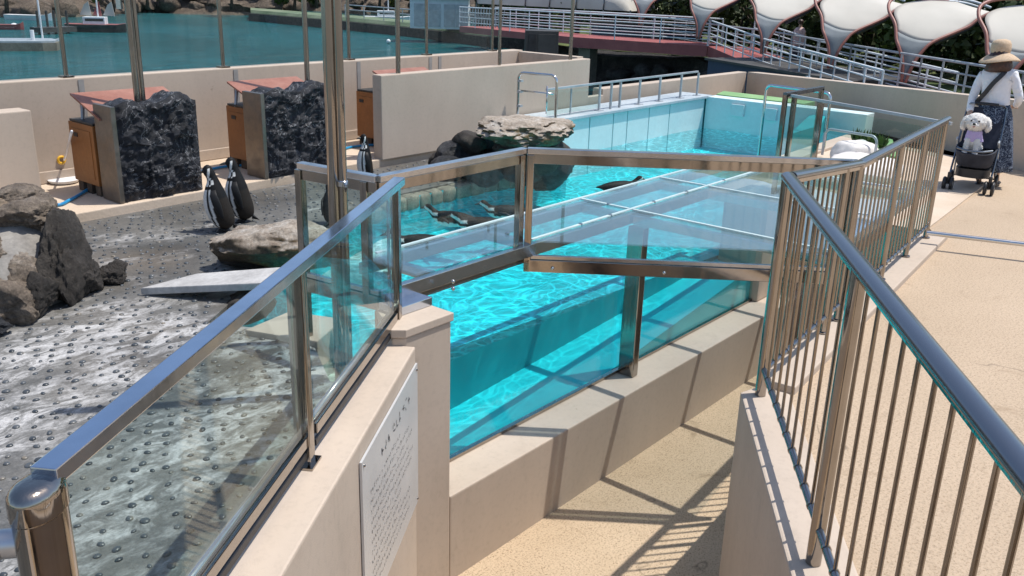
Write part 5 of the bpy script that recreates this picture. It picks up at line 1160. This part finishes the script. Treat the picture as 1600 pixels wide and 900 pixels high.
# quay railing
e = empty('quay_railing', qt[2] + V3(0, 0, .5), 'thin grey railing on the breakwater quay', 'railing')
rp = [p + V3(p.x, p.y).normalized() * 1.2 for p in qt[2:]]; b = MB()
for z_ in (-.45, -.85): b.tube([V3(p.x, p.y, z_) for p in rp], .05, 6)
b.build('rails', 'grey_metal', e)
for i in range(len(rp) - 1):
    for s in (0, .5): q = rp[i].lerp(rp[i + 1], s); MB().tube([V3(q.x, q.y, -1.5), V3(q.x, q.y, -.42)], .05, 6).build('post', 'grey_metal', e)
# small pump house
hq = at(683, 45, -1.5); hd = RV
ph = empty('pump_house', hq, 'small white hut with grey blue doors on the quay behind the screen posts', 'hut')
MB().box((-2.0, 0, 0), (2.3, 2.2, 2.1), hd, hq).build('wall', 'white_metal', ph)
MB().box((-2.15, -.2, 2.103), (2.45, 2.4, 2.25), hd, hq).build('roof', 'grey_metal', ph)
for x0 in (-1.7, -.6, .5, 1.4): MB().box((x0, -.05, .15), (x0 + .85, -.005, 1.75), hd, hq).build('door', 'grey_metal', ph)
# docks and boats at left
dk1 = empty('dock', at(40, 82, -2.4), 'low weathered concrete pontoon with rounded end at the left edge', 'pontoon')
p = at(92, 80, -2.5); b = MB(); dl = (at(-80, 80, -2.5) - p).normalized(); dn_ = V3(-dl.y, dl.x); dn_ = dn_ if dn_.dot(FV) > 0 else -dn_
prs = [p + dl * 9, p + dl * .8, p + dl * .1 + dn_ * .3, p + dn_ * 1.4, p + dl * .5 + dn_ * 2.6, p + dl * 9 + dn_ * 2.8]
MB().prism([q[:2] for q in prs], -2.9, -2.05).build('hull', 'dock_concrete', dk1)
MB().prism([(q + (sum(prs, V3(0, 0)) / 6 - q) * .03)[:2] for q in prs], -2.045, -1.95).build('deck', 'grey_metal', dk1)
for f_, h_ in ((.2, 1.1), (2.6, .9), (3.9, 1.2), (5.2, 1.0)):
    q = p + dl * (1.2 + f_) + dn_ * 1.2; MB().tube([V3(q.x, q.y, -1.95), V3(q.x, q.y, -1.95 + h_ * .5)], .12, 8).build('bollard', 'white_plastic' if f_ != 2.6 else 'red_steel', dk1)
def boat(name, px, py, Ln, H_, ang, label, hull='white_metal', cabin=True, mast=0, sail=False):
    c = at(px, py, -2.5); e = empty(name, c, label, 'boat', 'boats moored in the harbour'); d = (RV * math.cos(ang) + FV * math.sin(ang)).normalized(); s = V3(-d.y, d.x)
    rg = []
    for t_, w, z0 in ((-.5, .75, .0), (-.3, .95, -.05), (0, 1, -.08), (.3, .8, -.02), (.42, .45, .1), (.5, .04, .3)):
        o = c + d * t_ * Ln; hw_ = Ln * .16 * w; top_ = H_ + z0 * .8 * (1 if t_ > .3 else .2)
        rg.append([o + s * hw_ * a + V3(0, 0, zf * top_ - (.25 if zf == 0 else 0)) for a, zf in ((-.55, 0), (-1, 1), (-.85, 1.02), (.85, 1.02), (1, 1), (.55, 0))])
    MB().rings(rg).build('hull', hull, e)
    MB().rings([[q + V3(0, 0, .03) for q in r_[1:5]] + [] for r_ in rg[:5]]).build('gunwale', 'red_steel' if hull != 'white_metal' else 'white_plastic', e)
    if cabin:
        MB().box((-.22 * Ln, -.1 * Ln, H_ * 1.0), (.12 * Ln, .1 * Ln, H_ * 2.0), d, c).build('cabin', 'white_plastic', e, bevel=.03)
        MB().box((-.18 * Ln, -.104 * Ln, H_ * 1.45), (.10 * Ln, -.101 * Ln, H_ * 1.8), d, c).build('window', 'black_plastic', e)
    if mast: MB().tube([c + V3(0, 0, H_), c + V3(0, 0, H_ + mast)], .06, 8).build('mast', 'white_plastic', e)
    if sail:
        for k2, (a0, a1) in enumerate(((-.28, -.1), (-.08, .06), (.08, .26))): MB().add([c + d * a0 * Ln + V3(0, 0, H_ * 2.2), c + d * a1 * Ln + V3(0, 0, H_ * 2.1), c + d * (a1 - .03) * Ln + V3(0, 0, H_ + mast * .95), c + d * (a0 + .08) * Ln + V3(0, 0, H_ + mast * .8), c + d * a0 * Ln + s * .05 + V3(0, 0, H_ * 2.2), c + d * a1 * Ln + s * .05 + V3(0, 0, H_ * 2.1), c + d * (a1 - .03) * Ln + s * .05 + V3(0, 0, H_ + mast * .95), c + d * (a0 + .08) * Ln + s * .05 + V3(0, 0, H_ + mast * .8)], [(0, 1, 2, 3), (7, 6, 5, 4), (0, 4, 5, 1), (1, 5, 6, 2), (2, 6, 7, 3), (3, 7, 4, 0)]).build('sail', 'white_fabric' if k2 != 1 else 'red_steel', e)
boat('sail_boat', 156, 50, 4.6, .55, .15, 'dark hulled boat with white cabin and raised white and red sails', 'dark_panel', True, 1.75, True)
boat('small_boat', 68, 70, 2.2, .3, .1, 'small pale open boat with a thin mast beside the pontoon', 'white_metal', False, 3.2)
boat('motor_boat', 28, 22, 8, .9, .05, 'long white motor boat moored before the shore', 'white_metal', True)
boat('motor_boat', 46, 31, 4, .4, .0, 'low white boat in front of the long motor boat', 'white_metal', False)
boat('dinghy', 8, 46, 2.6, .35, .3, 'small red and white dinghy at the left edge', 'red_steel', False)
boat('work_boat', 607, 36, 5, .6, .2, 'small white work boat behind the breakwater railing', 'white_metal', True, 1.6)
e = empty('jetty', at(85, 50, -2.4), 'narrow floating jetty with piles behind the pontoon', 'jetty')
a, c = at(55, 47, -2.2), at(112, 45, -2.2); MB().bar(a, c, 1.2, .35).build('deck', 'dark_panel', e)
for f_ in (.1, .35, .55, .9): q = a.lerp(c, f_); MB().tube([V3(q.x, q.y, -3), V3(q.x, q.y, -.9)], .09, 8).build('pile', 'dark_panel', e)
for i, (px, py, lab) in enumerate(((125, 47, 'white round buoy just left of the dark sailing boat'), (23, 46, 'white buoy near the left edge behind the pontoon'), (607, 68, 'small white float on the water behind the middle posts'))):
    q = at(px, py, -2.5); tag(MB().ell(q + V3(0, 0, .15), .32 if i < 2 else .16, 12, 8).build('buoy', 'white_plastic', smooth=True), lab, 'buoy')
# leaning tree trunk at the very left and dark pole
q = far(8, 4, 98); tree((q.x, q.y, .9), (3.0, 2.6, 1.6), -2.4, 900, .2, 'leaf_mid', 'leafy tree with a dark trunk at the top left edge before the boats', 'tree', 'tree', None, 12, .22)

# ---- red bridge and ramp
br_ = empty('footbridge', far(1000, 70, 39), 'dark red steel footbridge with white tube railings over the lagoon', 'footbridge')
deckpts = [far(718, 43, 50), far(892, 57, 41), far(1105, 73, 39)]
for p in deckpts: pass
dz = [-.28, -.10, -.14]
D0 = [V3(p.x, p.y, z) for p, z in zip(deckpts, dz)]
def strip(P, w, h, nm, m, par): 
    b = MB()
    for a, c in zip(P, P[1:]):
        d = (c - a).normalized(); n = V3(-d.y, d.x).normalized(); n = n if n.dot(FV) > 0 else -n
        vs = [a, c, c + n * w, a + n * w]; b.add([v for v in vs] + [v - V3(0, 0, h) for v in vs], [(0, 1, 2, 3), (7, 6, 5, 4), (0, 4, 5, 1), (1, 5, 6, 2), (2, 6, 7, 3), (3, 7, 4, 0)])
    return b.build(nm, m, par)
strip([D0[0] + V3(0, 0, .03), D0[1] + V3(0, 0, .0)], 2.2, .30, 'girder', 'red_steel', br_); strip(D0[1:], 2.2, .43, 'girder', 'red_steel', br_)
def railrun(P, par, h=1.0, nr=4, step=1.6, r=.022, side=0, m='white_metal'):
    for a, c in zip(P, P[1:]):
        for k_ in range(nr): z = h * (1 - k_ / nr) if k_ else h; MB().tube([a + V3(0, 0, z), c + V3(0, 0, z)], r * (1.5 if k_ == 0 else 1), 6).build('rail', m, par)
        n = max(1, int((c - a).length / step))
        for k_ in range(n + 1): q = a.lerp(c, k_ / n); MB().tube([q, q + V3(0, 0, h)], r * 1.25, 6).build('post', m, par)
def back(P, w): 
    out_ = []
    for i, a in enumerate(P):
        c = P[i + 1] if i + 1 < len(P) else P[i]; p0 = P[i - 1] if i + 1 >= len(P) else a; d = (c - p0 if i + 1 >= len(P) else c - a).normalized(); n = V3(-d.y, d.x).normalized(); n = n if n.dot(FV) > 0 else -n; out_.append(a + n * w)
    return out_
railrun(D0, br_); railrun(back(D0, 2.15), br_, step=2.2)
# lattice gate screens on the far part of the bridge
lt = MB(); a, c = D0[0] + V3(0, 0, .1), D0[1].lerp(D0[0], .55) + V3(0, 0, .1)
for k_ in range(16):
    s = k_ / 16; q = a.lerp(c, s); q2 = a.lerp(c, s + 1 / 16); lt.tube([q, q2 + V3(0, 0, .9)], .02, 5); lt.tube([q, q + V3(0, 0, .95)], .02, 5)
lt.build('lattice', 'grey_metal', br_)
# bridge piers
for f_ in (.15,): q = D0[1].lerp(D0[2], f_) + FV * .8; MB().box((q.x - .3, q.y - .3, -3.1), (q.x + .3, q.y + .3, q.z - .45)).build('pier', 'dock_concrete', br_)
ramp = empty('ramp', far(1200, 110, 34), 'red steel ramp with white tube railings descending right from the footbridge', 'ramp')
R0 = [D0[2] + V3(.02, -.02, -.002), V3(*(far(1190, 108, 34))[:2], -.52), V3(*(far(1300, 133, 28))[:2], -.62), V3(*(far(1376, 140, 25))[:2], -.66)]
strip(R0, 2.0, .42, 'girder', 'red_steel', ramp)
RR = [R0[0], V3(*far(1190, 100, 34)[:2], -.50), V3(*far(1376, 140, 25)[:2], -.66)]
railrun([R0[0] + V3(.03, 0), R0[1], R0[2], R0[3]], ramp, step=.85); railrun(back([R0[0], R0[1], R0[2], R0[3]], 1.9), ramp, step=1.4)
# lagoon bank under the bridge
bk = [far(px, py, d) for px, py, d in ((860, 92, 44), (930, 96, 42), (1000, 100, 41), (1080, 104, 40), (1150, 112, 37), (1230, 122, 33), (1330, 135, 30), (1500, 150, 27), (1700, 170, 24))]
b = MB(); W_ = 0; pts = []
for i in range(len(bk) - 1):
    for k_ in range(12): pts.append(bk[i].lerp(bk[i + 1], k_ / 12))
rows = ((-1, -2.9), (-.2, -2.2), (.3, -1.5), (.6, -.9), (1.6, -.75))
for bk_, h_ in rows:
    for p in pts: d = V3(p.x, p.y).normalized(); nz_ = noise.fractal(Vector((p.x * .5, p.y * .5, h_ * 2)), .9, 2, 5); b.v.append((p.x + d.x * (bk_ + .4 * nz_), p.y + d.y * (bk_ + .4 * nz_), h_ + .2 * nz_ * (bk_ < 1)))
for r_ in range(len(rows) - 1):
    for i in range(len(pts) - 1): a = r_ * len(pts) + i; b.f.append((a, a + 1, a + len(pts) + 1, a + len(pts)))
struct(b, 'lagoon_bank', 'lagoon_rock')
for i in range(34):
    p = random.choice(pts[:70]); d = V3(p.x, p.y).normalized(); r_ = random.uniform(.25, .55)
    o = make_rock('bank_boulder', (p.x - d.x * random.uniform(0, .6), p.y - d.y * random.uniform(0, .6), random.uniform(-2.5, -1.3)), (r_, r_, r_ * .75), 300 + i, 'lagoon_rock', None, i, sub=3, cuts=9); tag(o, 'dark boulder in the shaded rock bank under the footbridge', 'rock', 'boulders under the footbridge')
q = at(962, 116, -2.5); o = make_rock('pale_boulder', q + V3(0, 0, .2), (.7, .5, .35), 340, 'tan_rock', None, .3); tag(o, 'pale boulder at the water line of the dark bank', 'rock')
# land behind the bank: walkway ground and the dark wooded slope
lb = [p + V3(p.x, p.y).normalized() * 1.5 for p in pts]; b = MB()
rows = ((0, -.76), (8, -.72), (13, -.3), (20, 1.6), (32, 5), (60, 14), (120, 30))
for bk_, h_ in rows:
    for p in lb: d = V3(p.x, p.y).normalized(); nz_ = noise.fractal(Vector((p.x * .2, p.y * .2, bk_)), .9, 2, 4); b.v.append((p.x + d.x * bk_, p.y + d.y * bk_, h_ + (nz_ * .8 if bk_ > 8 else 0)))
for r_ in range(len(rows) - 1):
    for i in range(len(lb) - 1): a = r_ * len(lb) + i; b.f.append((a, a + 1, a + len(lb) + 1, a + len(lb)))
struct(b, 'hillside', 'grass')
# walkway railing in front of the sail canopies
wr = empty('walkway_railing', far(1300, 70, 32), 'white tube railing of the covered walkway, running right behind the ramp', 'railing')
WP = [V3(*far(px, py, d)[:2], z) for px, py, d, z in ((1005, 36, 46, -.35), (1200, 48, 37, -.42), (1330, 75, 31, -.46), (1440, 95, 27, -.44), (1600, 115, 23, -.40), (1740, 135, 20.5, -.38))]
railrun(WP, wr, h=1.05, nr=4, step=1.0, m='grey_metal')
# tensile sail canopies
feet = [(1000, 40, 44), (1090, 61, 38.5), (1191, 84, 34), (1296, 107, 30.4), (1411, 129, 28), (1553, 160, 24.4), (1725, 198, 21)]
FP = [V3(*far(*f_)[:2], 0) for f_ in feet]; FZ = [far(*f_).z for f_ in feet]
clab = ['sail canopy at the far end of the row, half hidden behind the trees',
   'farthest sail canopy of the row, above the bridge railing', 'second sail canopy from the left, beside the small strolling figure', 'third sail canopy from the left, in the middle of the row', 'large sail canopy left of the woman in the hat', 'sail canopy directly behind the woman in the hat', 'nearest sail canopy at the right edge']
def L3(P, t_):
    n = len(P) - 1; x = min(max(t_, 0), 1) * n; i = min(int(x), n - 1); s = x - i; a, b_, c, d = P[max(i - 1, 0)], P[i], P[i + 1], P[min(i + 2, n)]
    return tuple(.5 * (2 * b_[j] + (c[j] - a[j]) * s + (2 * a[j] - 5 * b_[j] + 4 * c[j] - d[j]) * s * s + (3 * b_[j] - a[j] - 3 * c[j] + d[j]) * s ** 3) for j in range(len(a)))
for i, F in enumerate(FP):
    ff_ = V3(F.x, F.y).normalized(); rr_ = V3(ff_.y, -ff_.x); zf = FZ[i]; H_ = 2.22
    e = empty('sail_canopy', V3(F.x, F.y, zf), clab[i], 'sail canopy', 'white tensile canopies along the walkway')
    # the two edges of the sheet: (sideways, up, back)
    Lc = [(-2, 0, 0), (-5, .25, .1), (-12, .42, .2), (-17, .51, .35), (-20, .68, .7), (-27, .80, 1.1), (-24, .87, 1.5), (-8, .92, 2.0), (18, .94, 2.4), (52, .93, 2.9)]
    Rc = [(3, 0, 0), (8, .22, .1), (19, .40, .3), (30, .49, .5), (56, .60, .9), (72, .67, 1.2), (83, .75, 1.5), (92, .80, 1.8), (99, .83, 2.3)]
    Lt = [(-2, 0, 0), (-5, .25, .05), (-13, .42, .15), (-18, .51, .3), (-23, .68, .6), (-34, .82, 1.0), (-35, .93, 1.4), (-22, .99, 1.8), (0, 1.01, 2.1), (28, 1.0, 2.5), (58, .965, 2.9)]
    Rt = [(3, 0, 0), (9, .22, .05), (20, .40, .25), (31, .495, .45), (57, .605, .85), (73, .675, 1.1), (84, .76, 1.3), (101, .84, 1.5), (125, .885, 1.7), (152, .90, 2.0), (178, .885, 2.3)]
    def P3(a_, h_, b_): return F + rr_ * (a_ / 50.8) + ff_ * b_ * .9 + V3(0, 0, zf + h_ * H_ + b_ * .035)
    NT_, NS = 36, 16; g_ = MB(); w_ = MB()
    for it in range(NT_ + 1):
        t_ = it / NT_; l_, r_ = L3(Lc, t_), L3(Rc, t_)
        row = []
        for js in range(NS + 1):
            s = js / NS; q = [l_[k_] * (1 - s) + r_[k_] * s for k_ in range(3)]
            q[1] -= .035 * math.sin(PI * s) * math.sin(PI * min(1, t_ * 1.1)); q[2] -= .35 * math.sin(PI * s) * t_
            row.append(P3(*q))
        w_.v += [tuple(q) for q in row]
    W1 = NS + 1; cut = 14
    for it in range(NT_):
        for js in range(NS):
            a = it * W1 + js; (w_.f if it >= cut else g_.f).append((a, a + 1, a + W1 + 1, a + W1))
    g_.v = list(w_.v)
    for mb in (g_, w_):      # keep only the vertices each half uses
        us = sorted({q for f in mb.f for q in f}); mp_ = {q: k_ for k_, q in enumerate(us)}; mb.v = [mb.v[q] for q in us]; mb.f = [tuple(mp_[q] for q in f) for f in mb.f]
    for mb, nm, m_ in ((w_, 'membrane', 'white_fabric'), (g_, 'membrane_foot', 'shaded_fabric')):
        o = mb.build(nm, m_, e, smooth=True); so_ = o.modifiers.new('t', 'SOLIDIFY'); so_.thickness = .02
    MB().tube([P3(*L3(Lt, k_ / 40)) for k_ in range(41)], .045, 8).build('arch_tube', 'red_tube', e, smooth=True)
    MB().tube([P3(*L3(Rt, k_ / 40)) for k_ in range(41)], .045, 8).build('arch_tube', 'red_tube', e, smooth=True)
    MB().tube([P3(*L3([(150, .905, 2.0), (178, .885, 2.3), (200, .845, 2.7), (222, .78, 3.1)], k_ / 16)) for k_ in range(17)], .045, 8).build('ridge_tube', 'white_metal', e, smooth=True)
    MB().tube([P3(*L3([(20, 1.0, 2.4), (50, .97, 2.8), (80, .92, 3.2), (103, .85, 3.5)], k_ / 16)) for k_ in range(17)], .04, 8).build('ridge_tube', 'white_metal', e, smooth=True)
    # dark lining sheet standing in for shade in the vault, right of the foot
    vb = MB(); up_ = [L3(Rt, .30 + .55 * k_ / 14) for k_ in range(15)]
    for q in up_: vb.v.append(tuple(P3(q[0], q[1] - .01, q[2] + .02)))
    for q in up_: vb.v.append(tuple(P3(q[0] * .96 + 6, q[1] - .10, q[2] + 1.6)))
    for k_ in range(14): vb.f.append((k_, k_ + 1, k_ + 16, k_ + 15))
    o = vb.build('vault_shade', 'roof_navy', e, smooth=True); so_ = o.modifiers.new('t', 'SOLIDIFY'); so_.thickness = .02
# long white vault canopy at the top, left of the trees
vc = empty('vault_canopy', far(860, 8, 50), 'long white barrel canopy above the far part of the footbridge', 'canopy')
a, c = V3(*far(745, 5, 52)[:2]), V3(*far(985, 18, 47)[:2]); d = (c - a).normalized(); n = V3(-d.y, d.x); n = n if n.dot(FV) > 0 else -n; b = MB(); NA = 40
for it in range(NA + 1):
    f_ = it / NA; e_ = min(1, (1 - f_) * 5.5) ** .5 if f_ > .8 else 1
    for js in range(13): th = PI * js / 12; q = a.lerp(c, f_) + n * (1.8 - 1.8 * math.cos(th)) * 1.0; b.v.append((q.x, q.y, .86 + (1.35 * math.sin(th) ** .8) * e_ + .07 * abs(math.sin(f_ * PI * 6)) * math.sin(th)))
for it in range(NA):
    for js in range(12): k_ = it * 13 + js; b.f.append((k_, k_ + 1, k_ + 14, k_ + 13))
b.build('membrane', 'white_fabric', vc, smooth=True)
for f_ in (0, .17, .34, .5, .67, .84, 1):
    q = a.lerp(c, f_); MB().tube([V3(q.x, q.y, -.5), V3(q.x, q.y, .9)], .045, 8).build('post', 'dark_steel', vc)
    if f_ < .9: MB().tube([q + n * (1.8 - 1.85 * math.cos(t_)) + V3(0, 0, .86 + 1.42 * math.sin(t_) ** .8) for t_ in [PI * k_ / 12 for k_ in range(13)]], .03, 6).build('rib', 'dark_steel', vc, smooth=True)
# small strolling figure under the canopies
fg = empty('person', V3(*far(1247, 70, 36.5)[:2], -.6), 'tiny figure in a pale pink top under the sail canopies', 'person'); fz = fg.location.z
skin_body('body', [(0, 0, .85), (0, 0, 1.1), (0, 0, 1.35), (0, 0, 1.45), (0, 0, 1.58), (0, .1, .8), (0, .1, .45), (.05, .1, .05), (0, -.1, .8), (.1, -.1, .45), (.1, -.1, .05), (0, .18, 1.33), (.05, .22, 1.05), (.1, .18, .85), (0, -.18, 1.33), (.05, -.22, 1.05), (.1, -.18, .85)],
          [(0, 1), (1, 2), (2, 3), (3, 4), (0, 5), (5, 6), (6, 7), (0, 8), (8, 9), (9, 10), (2, 11), (11, 12), (12, 13), (2, 14), (14, 15), (15, 16)], [.14, .13, .12, .05, .09, .08, .06, .045, .08, .06, .045, .05, .04, .03, .05, .04, .03], 'skin', fg, 1)
loc_obj(MB().lathe([(.18, .78), (.19, .9), (.17, 1.1), (.20, 1.3), (.12, 1.42), (.05, 1.43)], (0, 0, 0), 16, .8, 1.15), 'shirt', 'pink_cloth', fg); loc_obj(MB().lathe([(.13, .1), (.17, .5), (.19, .85)], (0, 0, 0), 14, .7, 1.1), 'trousers', 'navy_cloth', fg)
loc_obj(MB().ell((0, 0, 1.62), (.11, .1, .1)), 'hair', 'hair', fg)
# dark tank like building parts behind the bridge rail
for (px0, px1, py0, py1, d_, m_, lb_) in ((925, 1100, 30, 62, 47, 'roof_navy', 'dark navy low building behind the middle of the footbridge railing'), (1110, 1330, 60, 100, 34.5, 'roof_navy', 'dark blue flat roofed shed beside the descending ramp')):
    a, c = far(px0, py0, d_), far(px1, py0 if px0 < 1000 else py0 + 28, d_ * (1 if px0 < 1000 else .83)); z1 = a.z; d = (c - a).normalized(); d.z = 0; e = empty('shed', V3(a.x, a.y, -1), lb_, 'shed')
    MB().box((0, 0, -1.2), ((c - a).length, 3, min(z1, .25) if px0 < 1000 else -.35), d, V3(a.x, a.y, 0)).build('wall', m_, e); MB().box((-.1, -.1, (min(z1, .25) if px0 < 1000 else -.35) + .003), ((c - a).length + .1, 3.1, (min(z1, .25) if px0 < 1000 else -.35) + .08), d, V3(a.x, a.y, 0)).build('roof', 'dark_panel', e)
# wooded slope: separate trees
rt = random.Random(21)
for i in range(46):
    px = 790 + (i % 23) * 40 + rt.uniform(-14, 14); row = i // 23
    base_d = 52 - (px - 900) * .026 if px > 900 else 58; dd = base_d + row * 8 + rt.uniform(-1.5, 1.5); dd = max(dd, 32 + row * 6)
    q = far(px, 20 if px < 1300 else 50, dd); m = rt.choice(('leaf_dark', 'leaf_dark', 'leaf_dark', 'leaf_mid')); rr = rt.uniform(1.7, 2.6)
    zc = (.9 if row == 0 else 3.4) + rt.uniform(-.3, .5)
    kk = 'very dark' if m == 'leaf_dark' else 'brighter green'
    tree((q.x, q.y, zc), (rr, rr, rr * .8), zc - 3.2, 1100, .16, m, '%s %s broadleaf tree from the left in the %s row on the slope' % (ordn(i % 23), kk, ('front', 'back')[row]), 'tree', 'slope_tree', 'slope trees, %s' % kk, 14, .14)
q = far(1532, 18, 36); o = make_rock('hill_boulder', q, (.75, .6, .5), 411, 'grey_rock', None, .3); tag(o, 'grey boulder among the dark trees above the canopies', 'rock')
